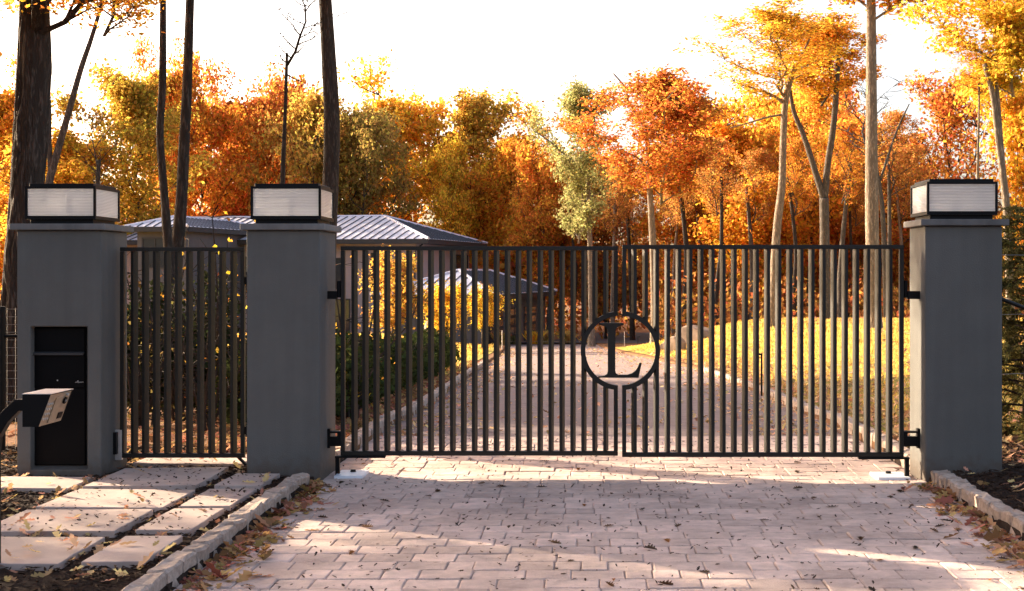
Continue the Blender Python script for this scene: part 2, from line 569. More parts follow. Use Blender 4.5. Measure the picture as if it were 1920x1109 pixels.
def kerb(label, edge, side, y0, y1, gap, thin_from=None, thin_to=None, far=None):
    root = thing('kerb', label, 'kerb', (0, 0, 0))
    root['kind'] = 'thing'
    y = y0
    r = random.Random(int(y0 * 10) + side)
    while y < y1:
        if gap[0] < y < gap[1]: y = gap[1]; continue
        thin = thin_from is not None and thin_from < y < thin_to
        k = r.randrange(5)
        l = TLEN[k] if thin else SLEN[k]
        if y < gap[0] and y + l > gap[0]: y = gap[1]; continue
        me = THIN[k] if thin else STONES[k]
        ex = float(edge(y + l / 2))
        zt = float(base(y)) + .066
        o = obj('kerb_stone', me, None, root, (ex + side * (.06 + r.uniform(-.006, .006)), y + l / 2, zt - .1 + r.uniform(-.008, .006)))
        o.rotation_euler = (r.uniform(-.03, .03), r.uniform(-.04, .04), r.uniform(-.05, .05) + math.atan2(-(float(edge(y + .5)) - ex) / (.5), 1) * 1 + (math.pi if r.random() < .5 else 0))
        y += l + .006
    return root


kerb('granite block kerb on the mailbox side, running from the slabs past the hedge', edgeL, -1, 6.2, 40, (10.66, 11.42))
kerb('granite block kerb beside the lone pillar and along the bright lawn', edgeR, 1, 6.2, 34, (10.7, 11.3), 9.75, 10.7)

# ------------------------------------------------------------------ pillars
FY = 10.7


def pillar(label, x0, x1, y0, y1, ztop, capth, capo, niche=None, group='grey gate pillars'):
    cx, cy = (x0 + x1) / 2, (y0 + y1) / 2
    root = thing('gate_pillar', label, 'pillar', (cx, cy, 0), group)
    b = MB()
    X0, X1, Y0, Y1 = x0 - cx, x1 - cx, y0 - cy, y1 - cy
    if niche is None:
        b.box(X0, X1, Y0, Y1, -.3, ztop - capth)
        me = b.mesh('shaft', .012, 2)
    else:
        nx0, nx1, nz0, nz1, nd = niche
        nx0 -= cx; nx1 -= cx
        # shaft with a recess: outer shell plus the recess walls in one closed mesh
        zt = ztop - capth; zb = -.3; Yn = Y0 + nd
        vs = [(X0, Y0, zb), (X1, Y0, zb), (X1, Y0, zt), (X0, Y0, zt), (X0, Y1, zb), (X1, Y1, zb), (X1, Y1, zt), (X0, Y1, zt),
              (nx0, Y0, nz0), (nx1, Y0, nz0), (nx1, Y0, nz1), (nx0, Y0, nz1), (nx0, Yn, nz0 + .02), (nx1, Yn, nz0 + .02), (nx1, Yn, nz1), (nx0, Yn, nz1)]
        fs = [(0, 1, 9, 8), (1, 2, 10, 9), (2, 3, 11, 10), (3, 0, 8, 11), (8, 9, 13, 12), (9, 10, 14, 13), (10, 11, 15, 14), (11, 8, 12, 15), (12, 13, 14, 15),
              (1, 5, 6, 2), (5, 4, 7, 6), (4, 0, 3, 7), (3, 2, 6, 7), (0, 4, 5, 1)]
        b.add(vs, fs)
        me = b.mesh('shaft', .01, 2)
    obj('shaft', me, M_STUCCO, root)
    c = MB().box(X0 - capo, X1 + capo, Y0 - capo, Y1 + capo, ztop - capth + .002, ztop)
    obj('cap', c.mesh('cap', .005, 1), M_CAP, root)
    return root


LP = (-4.50, -3.84); MP = (-2.70, -2.124); RP = (2.618, 3.225)
NX0, NX1, NZ0, NZ1, ND = WX(57, FY), WX(163.5, FY), .055, WZ(613, FY), .11
pillar('dark grey stucco gate pillar holding the black mailbox in a recess', *LP, FY, 11.31, 1.985, .052, .042, (NX0, NX1, NZ0, NZ1, ND))
pillar('plain dark grey stucco pillar between the pedestrian gate and the driveway gate', *MP, FY, 11.36, 1.985, .052, .042)
pillar('plain dark grey stucco pillar standing alone at the conifer end of the driveway gate', *RP, FY, 11.22, 2.02, .052, .042)


# ------------------------------------------------------------------ lanterns on the pillars
def pane_mesh(w, h):
    n = 18
    vs = []; fs = []
    steps = n * 6
    for i in range(steps + 1):
        t = i / steps
        z = -h / 2 + h * t
        y = .0045 * abs(math.sin(math.pi * n * t)) - .0045
        vs += [(-w / 2, -y, z), (w / 2, -y, z)]
    for i in range(steps):
        fs.append((2 * i, 2 * i + 1, 2 * i + 3, 2 * i + 2))
    me = bpy.data.meshes.new('pane'); me.from_pydata(vs, [], fs)
    me.materials.append(M_GLASS); me.materials.append(M_RIBLINE)
    for i, p in enumerate(me.polygons):
        p.use_smooth = False
        if i % 6 == 0: p.material_index = 1
    return me


def lantern(label, cx, cy, w, z0, h):
    root = thing('pillar_lantern', label, 'lantern', (cx, cy, z0), 'square lanterns on the gate pillars')
    t = .018
    a = w / 2
    zb0, zb1 = 0.0, .038           # plinth
    zf0, zf1 = .036, h - .022      # glazed frame
    obj('plinth', MB().box(-a + .03, a - .03, -a + .03, a - .03, zb0, zb1).mesh('plinth', .003), M_BLACK, root)
    obj('lid', MB().box(-a + .025, a - .025, -a + .025, a - .025, zf1 - .002, h).mesh('lid', .003), M_BLACK, root)
    fr = MB()
    for sx in (-1, 1):
        for sy in (-1, 1):
            x0 = sx * a - (t if sx > 0 else 0); y0 = sy * a - (t if sy > 0 else 0)
            fr.box(x0, x0 + t, y0, y0 + t, zf0 + .026, zf1 - .02)
    for (q0, q1) in ((zf0, zf0 + .026), (zf1 - .02, zf1)):
        fr.box(-a, a, -a, -a + t, q0, q1); fr.box(-a, a, a - t, a, q0, q1)
        fr.box(-a, -a + t, -a + t, a - t, q0, q1); fr.box(a - t, a, -a + t, a - t, q0, q1)
    obj('frame', fr.mesh('frame'), M_BLACK, root)
    obj('floor_plate', MB().box(-a + t, a - t, -a + t, a - t, zf0 + .002, zf0 + .012).mesh('floor_plate'), M_WHITE, root)
    obj('added_reflector', MB().box(-a + t, a - t, -a + t, a - t, zf1 - .014, zf1 - .004).mesh('added_reflector'), M_WHITE, root)  # white plate added under the lid to brighten the panes from inside
    hp = zf1 - .02 - zf0 - .026
    pm = pane_mesh(w - 2 * t, hp)
    zc = zf0 + .026 + hp / 2
    for k in range(4):
        o = obj('pane', pm, None, root)
        ang = k * math.pi / 2
        o.rotation_euler = (0, 0, ang)
        o.location = (math.sin(ang) * (a - t / 2), -math.cos(ang) * (a - t / 2), zc)
    s = MB().tube([(0, 0, zf0 + .012), (0, 0, zf0 + .05), (0, 0, zf0 + .09)], [.028, .026, .026], 12)
    obj('lamp_holder', s.mesh('lamp_holder'), M_BLACK, root)
    obj('bulb', MB().tube([(0, 0, zf0 + .09), (0, 0, zf0 + .1), (0, 0, zf0 + .13), (0, 0, zf0 + .15)], [.015, .026, .028, .008], 12).mesh('bulb', smooth=True), M_WHITE, root)
    return root


lantern('square ribbed glass lantern on the mailbox pillar', -4.172, 11.01, .555, 1.986, .318)
lantern('square ribbed glass lantern on the pillar between the two gates', -2.40, 11.01, .552, 1.986, .318)
lantern('square ribbed glass lantern on the lone pillar by the conifers', 2.915, 10.99, .555, 2.021, .318)

# ------------------------------------------------------------------ gates
TD = .045   # depth of the frame tubes


def slat_mesh(z0, z1, mirror):
    """flat tube set at an angle; near edge at x = 0, leaning back to the right (mirror: to the left)"""
    th, L_, a = .0265, .066, math.radians(17)
    s = -1 if mirror else 1
    u = Vector((s * math.sin(a), math.cos(a)))      # along the long side, backwards
    n = Vector((s * math.cos(a), -math.sin(a)))     # across
    p0 = Vector((0, 0)); poly = [p0, p0 + n * th, p0 + n * th + u * L_, p0 + u * L_]
    poly = [(p.x, p.y) for p in poly]
    if s < 0: poly = poly[::-1]
    return MB().prism(poly, 'z', z0, z1).mesh('slat', .002)


def ring_part(cxl, czl, r0, r1, xlo, xhi, y0, y1, n=40):
    """the half of a ring that lies between xlo and xhi"""
    left_half = xhi < cxl + .01
    def ang(r, x):
        return math.acos(max(-1, min(1, (x - cxl) / r)))
    b = MB(); vs = []; fs = []
    for r in (r1, r0):
        if left_half: a0, a1 = ang(r, xhi), 2 * math.pi - ang(r, xhi)
        else: a0, a1 = -ang(r, xlo), ang(r, xlo)
        for y in (y0, y1):
            for i in range(n + 1):
                t = a0 + (a1 - a0) * i / n
                vs.append((cxl + r * math.cos(t), y, czl + r * math.sin(t)))
    k = n + 1
    for i in range(n):
        fs.append((i, i + 1, 2 * k + i + 1, 2 * k + i))              # front
        fs.append((k + i, 3 * k + i, 3 * k + i + 1, k + i + 1))      # back
        fs.append((i, k + i, k + i + 1, i + 1))                      # outside
        fs.append((2 * k + i, 2 * k + i + 1, 3 * k + i + 1, 3 * k + i))
    fs.append((0, 2 * k, 3 * k, k)); fs.append((n, k + n, 3 * k + n, 2 * k + n))
    return b.add(vs, fs).mesh('ring')


def hinge_part(root, xs, xw, z, lower):
    """bracket between the gate stile (local xs) and the pillar face (local xw)"""
    s = 1 if xw > xs else -1
    b = MB()
    if lower:
        w = xw - xs
        lo, hi = min(xs, xw), max(xs, xw)
        b.box(lo, hi, .0, .05, z - .065, z + .012)
        b.box(lo, hi, .0, .05, z + .04, z + .055)
        b.box(min(xs, xs + s * .03), max(xs, xs + s * .03), .002, .048, z + .012, z + .04)
        b.box(min(xw, xw - s * .022), max(xw, xw - s * .022), -.002, .052, z - .08, z + .075)
    else:
        b.tube([(xs + s * .018, .022, z - .05), (xs + s * .018, .022, z + .085)], .0165, 10)
        lo, hi = sorted((xs + s * .03, xw))
        b.box(lo, hi, .0, .045, z - .06, z + .004)
    obj('hinge', b.mesh('hinge'), M_BLACK, root)


def driveway_leaf(label, Y, pxl, pxr, ptop, pbot, first, last, n, mirror, hinge_right, ring_c, with_letter, pillar_face):
    x0, x1 = WX(pxl, Y), WX(pxr, Y)
    zt, zb = WZ(ptop, Y), WZ(pbot, Y)
    ox = x1 if hinge_right else x0
    root = thing('driveway_gate_leaf', label, 'gate', (ox, Y, 0), 'leaves of the driveway gate')
    lx0, lx1 = x0 - ox, x1 - ox
    tw = 7.7 * Y / F
    obj('top_rail', MB().box(lx0, lx1, 0, TD, zt - tw, zt).mesh('top_rail', .003), M_GATE, root)
    obj('bottom_rail', MB().box(lx0, lx1, 0, TD, zb, zb + tw * 1.1).mesh('bottom_rail', .003), M_GATE, root)
    z0, z1 = zb + tw * 1.1 + .001, zt - tw - .001
    rc, rz_, R1, R0 = ring_c
    rc -= ox
    rm = (R1 + R0) / 2
    hs = (lx1 - tw, lx1) if hinge_right else (lx0, lx0 + tw)
    fs_ = (lx0, lx0 + tw) if hinge_right else (lx1 - tw, lx1)
    obj('stile', MB().box(*hs, 0, TD, z0, z1).mesh('stile', .003), M_GATE, root)
    fx = (fs_[0] + fs_[1]) / 2
    dzr = math.sqrt(max(0, R1 ** 2 - (fx - rc) ** 2)) - .012
    obj('stile', MB().box(*fs_, 0, TD, rz_ + dzr, z1).mesh('stile', .002), M_GATE, root)
    obj('stile', MB().box(*fs_, 0, TD, z0, rz_ - dzr).mesh('stile', .002), M_GATE, root)
    xlo, xhi = (lx0, 99) if hinge_right else (-99, lx1)
    obj('ring', ring_part(rc, rz_, R0, R1, xlo, xhi, -.004, TD + .01), M_GATE, root)
    full = slat_mesh(z0, z1, mirror)
    for i in range(n):
        xp = WX(first + (last - first) * i / (n - 1), Y) - ox
        xm = xp + (-.02 if mirror else .02)
        d = abs(xm - rc)
        if d < R1 - .01:
            h = math.sqrt(max(rm * rm - d * d, 0)) if d < rm else 0
            h = max(h, .02)
            obj('slat', slat_mesh(rz_ + h, z1, mirror), M_GATE, root, (xp, .004, 0))
            obj('slat', slat_mesh(z0, rz_ - h, mirror), M_GATE, root, (xp, .004, 0))
        else:
            obj('slat', full, M_GATE, root, (xp, .004, 0))
    # hinges, pivot arm, pivot post
    xs = lx1 if hinge_right else lx0
    xw = pillar_face - ox
    hinge_part(root, xs, xw, WZ(547, Y), False)
    hinge_part(root, xs, xw, WZ(822, Y), True)
    s = 1 if hinge_right else -1
    pw = s * .045
    lo, hi = sorted((xs + pw, xs - s * .36))
    obj('pivot_arm', MB().box(lo, hi, -.006, TD + .012, zb - .018, zb - .002).mesh('pivot_arm', .002), M_BLACK, root)
    lo, hi = sorted((xs + pw - s * .002, xs + pw - s * .036))
    obj('pivot_post', MB().box(lo, hi, 0, .036, PZ - .02, zb - .018).mesh('pivot_post', .002), M_BLACK, root)
    if with_letter:
        # serif capital L
        def q(a, b): return (WX(a, Y) - ox, WZ(b, Y))
        pts = [(1123, 606), (1169, 606), (1169, 610.5), (1163, 611.5), (1157.5, 614), (1154.6, 618.5), (1153.8, 624), (1153.8, 696), (1155, 700.5), (1158.5, 703),
               (1164, 703.4), (1176, 703.2), (1185, 700.5), (1192, 695), (1196.5, 687.5), (1199, 681), (1203.3, 681), (1197.5, 708.7), (1121.5, 708.7), (1121.5, 706.4),
               (1133, 705), (1138, 702), (1139.7, 697), (1139.7, 624), (1138.6, 617), (1134.5, 612.5), (1128, 610.7), (1123, 610.3)]
        b = MB().prism([q(*p) for p in pts][::-1], 'y', .0, TD)
        me = b.mesh('letter')
        obj('letter', me, M_GATE, root)
    return root


YL, YR = 11.0, 10.86
ringL = (WX(1162.8, YL), WZ(658, YL), 74 * YL / F, 65.3 * YL / F)
ringR = (WX(1163.8, YR), WZ(658, YR), 74 * YR / F, 65.3 * YR / F)
driveway_leaf('black slatted driveway gate leaf carrying the letter L, on the pillar by the pedestrian gate', YL, 638.5, 1158.6, 462, 855, 658.3, 1130.8, 24, False, False, ringL, True, MP[1])
driveway_leaf('black slatted driveway gate leaf without the letter, its slats glowing in the sun', YR, 1166.6, 1695, 459.5, 857.5, 1194.3, 1674, 24, True, True, ringR, False, RP[0])

# pedestrian gate
Yp = 11.02
px0, px1 = WX(224.5, Yp), WX(458, Yp)
zt, zb = WZ(464, Yp), WZ(859, Yp)
root = thing('pedestrian_gate', 'narrow black slatted pedestrian gate between the two neighbouring pillars', 'gate', (px1, Yp, 0))
tw = 7.4 * Yp / F
a0, a1 = px0 - px1, 0
obj('top_rail', MB().box(a0, a1, 0, TD, zt - tw, zt).mesh('top_rail', .003), M_GATE, root)
obj('bottom_rail', MB().box(a0, a1, 0, TD, zb, zb + tw * 1.1).mesh('bottom_rail', .003), M_GATE, root)
for q in ((a0, a0 + tw), (a1 - tw, a1)):
    obj('stile', MB().box(*q, 0, TD, zb + tw * 1.1 + .001, zt - tw - .001).mesh('stile', .003), M_GATE, root)
sm = slat_mesh(zb + tw * 1.1 + .001, zt - tw - .001, False)
for i in range(10):
    xp = WX(200 + (305 + 142.2 * i) / 6.857, Yp) - px1
    obj('slat', sm, M_GATE, root, (xp, .004, 0))
for z in (WZ(527, Yp), WZ(808, Yp)):
    obj('hinge', MB().tube([(.02, .02, z - .04), (.02, .02, z + .04)], .013, 10).box(.0, .021, .01, .03, z - .03, z + .03).mesh('hinge'), M_BLACK, root)
obj('pivot_arm', MB().prism([(-.06, zb - .001), (-.035, zb - .001), (.02, zb - .055), (.0, zb - .062)], 'y', .004, .036).mesh('pivot_arm'), M_BLACK, root)
lk = obj('lock_box', MB().box(WX(206, Yp) - px1, WX(222, Yp) - px1, -.05, -.004, WZ(851, Yp), WZ(810, Yp)).mesh('lock_box', .003), M_BLACK, root)
obj('keyhole', MB().tube([(WX(214.5, Yp) - px1, -.054, WZ(829, Yp)), (WX(214.5, Yp) - px1, -.049, WZ(829, Yp))], .006, 10).mesh('keyhole'), M_STEEL, lk)
obj('strike_plate', MB().box(WX(214, Yp) - px1, WX(228.5, Yp) - px1, -.004, .03, WZ(863, Yp), WZ(806.5, Yp)).mesh('strike_plate', .002), M_STEEL, root)

# pivot cover plates let into the pavers
for lab, x0, x1, y0, y1 in (('white cover plate in the pavers under the hinge of the lettered gate leaf', -2.05, -1.82, 10.88, 11.22),
                            ('white cover plate in the pavers under the hinge of the sunlit gate leaf', 2.27, 2.53, 10.8, 11.12)):
    r_ = thing('pivot_cover', lab, 'cover plate', ((x0 + x1) / 2, (y0 + y1) / 2, PZ), 'pivot cover plates')
    obj('plate', MB().box(-(x1 - x0) / 2, (x1 - x0) / 2, -(y1 - y0) / 2, (y1 - y0) / 2, -.01, .022).mesh('plate', .004), M_WHITE, r_)
    obj('bolt', MB().tube([(0, .06, .022), (0, .06, .04)], [.024, .02], 12).mesh('bolt'), M_BLACK, r_)

# ------------------------------------------------------------------ mailbox set into the pillar
my = FY + ND
root = thing('mailbox', 'black parcel mailbox with a drop door, set in the recess of the grey pillar', 'mailbox', ((NX0 + NX1) / 2, my, 0))
cx = (NX0 + NX1) / 2
bx0, bx1 = WX(63.5, my) - cx, WX(163.5, my) - cx - .002
zb_, zt_ = NZ0 + .025, NZ1 - .006
zl = WZ(728, my)
zh = WZ(661, my)
obj('case', MB().box(bx0, bx1, -.022, -.001, zb_, zt_).mesh('case', .002), M_BOX, root)
obj('drop_door', MB().box(bx0 + .006, bx1 - .006, -.034, -.0225, zh + .002, zt_ - .008).mesh('drop_door', .003), M_BOX, root)
hd = obj('handle', MB().prism([(-.034, zh + .008), (-.062, zh - .002), (-.062, zh - .02), (-.034, zh - .012)], 'x', bx0 + .016, bx1 - .006).mesh('handle', .002), M_TRIM, root)
md = obj('locking_door', MB().box(bx0 + .006, bx1 - .006, -.032, -.0225, zl + .004, zh - .002).mesh('locking_door', .003), M_BOX, root)
obj('lower_panel', MB().box(bx0 + .004, bx1 - .004, -.030, -.0225, zb_ + .004, zl - .004).mesh('lower_panel', .003), M_BOX, root)
obj('keyhole', MB().tube([(bx0 + .2, -.036, WZ(713, my)), (bx0 + .2, -.0315, WZ(713, my))], .005, 8).mesh('keyhole'), M_STEEL, md)
# silver script emblem
zc = WZ(716, my); xc = WX(152, my) - cx
e = MB()
pts = [(-.032, -.004), (-.026, .0), (-.019, -.003), (-.014, .009), (-.01, .013), (-.009, .002), (-.012, -.007), (-.004, -.006), (0, .001), (.002, -.005), (.007, .001), (.009, -.005), (.014, .002), (.017, -.004), (.024, .001), (.032, -.001)]
e.tube([(xc + a, -.035, zc + b) for a, b in pts], .0022, 6)
obj('emblem', e.mesh('emblem'), M_STEEL, md)

# ------------------------------------------------------------------ entry keypad on its bent arm
Yk = 7.2
root = thing('entry_keypad', 'hooded entry keypad box on a bent black arm in front of the mailbox', 'keypad', (WX(42, Yk), Yk, 0))
ox = WX(42, Yk)
def kx(px): return WX(px, Yk) - ox
ztp, zbt = WZ(740, Yk), WZ(801, Yk)
D = .31
prof = [(0, ztp), (kx(95), ztp), (kx(72), zbt), (0, zbt)]
hood = MB()
t = .004
# two cheek plates, top and back
hood.prism(prof, 'y', 0, t); 
hood.prism([(0, ztp), (kx(95), ztp), (kx(79), WZ(782, Yk)), (kx(55), zbt), (0, zbt)], 'y', D - t, D)
hood.box(0, kx(95), t, D - t, ztp - t, ztp)
hood.box(0, t, t, D - t, zbt, ztp - t)
obj('hood', hood.mesh('hood'), M_BLACK, root)
obj('hood_top', MB().box(-.002, kx(95) + .002, -.002, D + .002, ztp + .0005, ztp + .004).mesh('hood_top'), M_STEEL, root)
# sloping faceplate
fx0, fz0 = kx(95) - .006, ztp - .006
fx1, fz1 = kx(72) - .001, zbt + .001
dn = Vector((fz0 - fz1, 0, fx1 - fx0)).normalized()   # outward normal (to the right, slightly down)
def fpt(u, v, h=0):     # u: 0..1 along depth, v: 0..1 down the face
    b_ = Vector((fx0 + (fx1 - fx0) * v, t + (D - 2 * t) * u, fz0 + (fz1 - fz0) * v)) + Vector((abs(dn.x), 0, -abs(dn.z))) * h
    return b_
def fbox(u0, u1, v0, v1, h0, h1):
    vs = [fpt(u0, v0, h0), fpt(u1, v0, h0), fpt(u1, v1, h0), fpt(u0, v1, h0), fpt(u0, v0, h1), fpt(u1, v0, h1), fpt(u1, v1, h1), fpt(u0, v1, h1)]
    return MB().add(vs, [(0, 3, 2, 1), (4, 5, 6, 7), (0, 1, 5, 4), (1, 2, 6, 5), (2, 3, 7, 6), (3, 0, 4, 7)])
fp = obj('faceplate', fbox(0, 1, 0, 1, -.006, 0).mesh('faceplate'), M_BRONZE, root)
scr = obj('display', fbox(.33, .62, .12, .95, .0005, .006).mesh('display', .001), M_BRONZE, fp)
obj('camera_eye', MB().tube([fpt(.8, .28, .0005), fpt(.8, .28, .008)], .02, 14).mesh('camera_eye'), M_BOX, fp)
obj('camera_lens', MB().tube([fpt(.8, .28, .0082), fpt(.8, .28, .011)], .006, 10).mesh('camera_lens'), M_STEEL, fp)
obj('door_lock', MB().tube([fpt(.8, .08, .0005), fpt(.8, .08, .012)], .0075, 10).mesh('door_lock'), M_STEEL, fp)
obj('card_reader', fbox(.72, .93, .68, .88, .0005, .004).mesh('card_reader', .001), M_BOX, fp)
kb = fbox(-.02, .02, -.02, .02, 0, .004)
for r_ in range(4):
    for c_ in range(3):
        u, v = .08 + .085 * c_, .3 + .16 * r_
        obj('key', MB().tube([fpt(u, v, .0005), fpt(u, v, .006)], .0065, 8).mesh('key'), M_STEEL, fp)
arm = MB()
za = (WZ(753, Yk) + WZ(776, Yk)) / 2
hh = (WZ(753, Yk) - WZ(776, Yk)) / 2
yc = D / 2
def sect(x, z, ux, uz):   # rectangular section, perpendicular to (ux,uz)
    nx_, nz_ = -uz, ux
    return [(x + nx_ * hh, -.0 + yc - hh, z + nz_ * hh), (x + nx_ * hh, yc + hh, z + nz_ * hh), (x - nx_ * hh, yc + hh, z - nz_ * hh), (x - nx_ * hh, yc - hh, z - nz_ * hh)]
path = [(0, za, 1, 0), (-.085, za, .92, .38), (-.16, za - .075, .6, .8), (-.215, za - .17, .2, .98), (-.225, za - .3, 0, 1), (-.225, -.02, 0, 1)]
vs = []; fs = []
for p in path: vs += sect(*p)
for i in range(len(path) - 1):
    for k in range(4):
        fs.append((i * 4 + k, i * 4 + (k + 1) % 4, i * 4 + 4 + (k + 1) % 4, i * 4 + 4 + k))
fs += [(3, 2, 1, 0), tuple(range(len(vs) - 4, len(vs)))]
obj('arm', arm.add(vs, fs).mesh('arm', .003), M_BLACK, root)

# ------------------------------------------------------------------ stepping slabs
SLABS = [('long bluestone slab lying in sun just under the pedestrian gate', -3.76, -2.86, 11.2, 11.78),
         ('large bluestone slab in front of the pedestrian gate, littered with leaf scraps', -3.73, -2.9, 10.0, 10.96),
         ('large bluestone slab with pale leaves, second out from the pedestrian gate', -3.71, -2.86, 9.13, 9.87),
         ('small bluestone slab beside the kerb, farther from the pillar', -2.77, -2.42, 9.18, 9.88),
         ('small bluestone slab at the foot of the middle pillar by the kerb', -2.77, -2.43, 10.04, 10.66),
         ('bluestone slab at the foot of the mailbox pillar', -4.75, -3.8, 9.92, 10.44),
         ('large bluestone slab third out from the pedestrian gate', -3.72, -2.88, 8.24, 9.0),
         ('small bluestone slab by the kerb, third out from the pillar', -2.77, -2.43, 8.3, 9.04),
         ('large bluestone slab nearest the viewer, fourth out from the pedestrian gate', -3.7, -2.88, 7.36, 8.1),
         ('small bluestone slab nearest the viewer beside the kerb', -2.77, -2.43, 7.4, 8.14)]
rs = random.Random(9)
for lab, x0, x1, y0, y1 in SLABS:
    w, d = (x1 - x0) / 2, (y1 - y0) / 2
    n = 7
    vs = []; fs = []
    ring = []
    for (xa, ya, xb, yb) in ((-w, -d, w, -d), (w, -d, w, d), (w, d, -w, d), (-w, d, -w, -d)):
        for k in range(n): ring.append((xa + (xb - xa) * k / n + rs.uniform(-.004, .004), ya + (yb - ya) * k / n + rs.uniform(-.004, .004)))
    me = MB().prism(ring, 'z', -.05, .028).mesh('stepping_slab', .004)
    o = obj('stepping_slab', me, M_SLAB, None, ((x0 + x1) / 2, (y0 + y1) / 2, gz((x0 + x1) / 2, (y0 + y1) / 2) + .008 + rs.uniform(-.004, .006)))
    o.rotation_euler = (rs.uniform(-.01, .01), rs.uniform(-.01, .01), rs.uniform(-.02, .02))
    tag(o, lab, 'paving slab', 'bluestone stepping slabs')

# ------------------------------------------------------------------ the house
HZ = -2.45
yaw = math.atan2(-.187, .982)
hx, hy = WX(803, 80), 80.0
house = thing('house', 'two storey house with metal hip roofs and cream walls beyond the gates', 'house', (hx, hy, HZ), None, yaw)


def hip_roof(parent, x0, x1, y0, y1, z, ridge, seam_step, over_th=.16, zlist=None):
    """ridge: two points (x,y,z). x0..y1 the eaves"""
    a, b = Vector(ridge[0]), Vector(ridge[1])
    c = [Vector((x0, y0, z)), Vector((x1, y0, z)), Vector((x1, y1, z)), Vector((x0, y1, z))]
    along_x = abs(a.x - b.x) >= abs(a.y - b.y)
    if along_x:
        L_, R_ = (a, b) if a.x < b.x else (b, a)
        faces = [(c[0], c[1], R_, L_), (c[1], c[2], R_), (c[2], c[3], L_, R_), (c[3], c[0], L_)]
    else:
        N_, F_ = (a, b) if a.y < b.y else (b, a)
        faces = [(c[0], c[1], N_), (c[1], c[2], F_, N_), (c[2], c[3], F_), (c[3], c[0], N_, F_)]
    m = MB()
    for f in faces: m.add(f, [tuple(range(len(f)))])
    m.add([p - Vector((0, 0, .02)) for p in c], [(3, 2, 1, 0)])
    roof = obj('roof', m.mesh('roof'), M_ROOF, parent)
    # standing seams run up each slope, square to its eave
    for f in faces[:2]:
        p0, p1 = f[0], f[1]
        ev = (p1 - p0); Ln = ev.length; ev = ev.normalized()
        nrm = (f[1] - f[0]).cross(f[-1] - f[0]).normalized()
        if nrm.z < 0: nrm = -nrm
        up = nrm.cross(ev).normalized()
        if up.z < 0: up = -up
        k = seam_step * .5
        rest_ = f[2:]
        while k < Ln:
            s0 = p0 + ev * k
            best = 1e9
            ed = [(f[1], f[2])] + ([(f[2], f[3])] if len(f) == 4 else []) + [(f[-1], f[0])]
            for (q0, q1) in ed:   # in the plane of the slope
                A = np.array([[up.dot(ev), -(q1 - q0).dot(ev)], [up.dot(up), -(q1 - q0).dot(up)]])
                rh = np.array([(q0 - s0).dot(ev), (q0 - s0).dot(up)])
                try: sol = np.linalg.solve(A, rh)
                except Exception: continue
                if sol[0] > .05 and -.001 <= sol[1] <= 1.001: best = min(best, sol[0])
            if best < 1e8:
                e0, e1 = s0, s0 + up * best
                h = .045; w_ = .04
                vs = []
                for q in (e0, e1):
                    vs += [q - ev * w_, q + ev * w_, q + ev * w_ * .6 + nrm * h, q - ev * w_ * .6 + nrm * h]
                sb = MB().add(vs, [(0, 1, 2, 3), (7, 6, 5, 4), (0, 4, 5, 1), (1, 5, 6, 2), (2, 6, 7, 3), (3, 7, 4, 0)])
                obj('roof_seam', sb.mesh('roof_seam'), M_SEAM, roof)
            k += seam_step
    # ridge and hip caps
    caps = MB()
    rp = faces[0]
    for q0, q1 in ([(a, b)] + ([(c[1], R_), (c[0], L_), (c[2], R_)] if along_x else [(c[1], N_), (c[0], N_), (c[2], F_)])):
        caps.tube([q0 + Vector((0, 0, .02)), q1 + Vector((0, 0, .02))], .09, 6)
    obj('ridge_cap', caps.mesh('ridge_cap'), M_ROOF, roof)
    fb = MB()
    fb.box(x0, x1, y0 - .02, y0 + .1, z - .28, z - .021); fb.box(x1 - .1, x1 + .02, y0 + .1, y1, z - .28, z - .021)
    fb.box(x0, x1 - .1, y0 + .1, y1 - .0, z - .26, z - .2)
    gt = obj('gutter', fb.mesh('gutter'), M_TRIM, roof)
    return roof


def window(parent, x0, x1, z0, z1, y, cols_=2, side=False, xs=0):
    fr = MB(); t_ = .07
    def bx(a0, a1, d0, d1, b0, b1):
        if side: fr.box(d0, d1, a0, a1, b0, b1)
        else: fr.box(a0, a1, d0, d1, b0, b1)
    s = -1 if not side else 1
    d0, d1 = (y - .06, y + .02) if not side else (y - .02, y + .06)
    bx(x0, x1, d0, d1, z1 - t_, z1); bx(x0, x1, d0, d1, z0, z0 + t_)
    for k in range(cols_ + 1):
        c_ = x0 + (x1 - x0 - t_) * k / cols_
        bx(c_, c_ + t_, d0, d1, z0 + t_, z1 - t_)
    w = obj('window', fr.mesh('window'), M_TRIM, parent)
    for k in range(cols_):
        a = x0 + t_ + (x1 - x0 - t_) * k / cols_; b = x0 + (x1 - x0 - t_) * (k + 1) / cols_
        p = MB()
        if side: p.box(y - .01, y + .02, a, b, z0 + t_, z1 - t_)
        else: p.box(a, b, y - .02, y + .01, z0 + t_, z1 - t_)
        obj('pane', p.mesh('pane'), M_PANE, w)
    return w


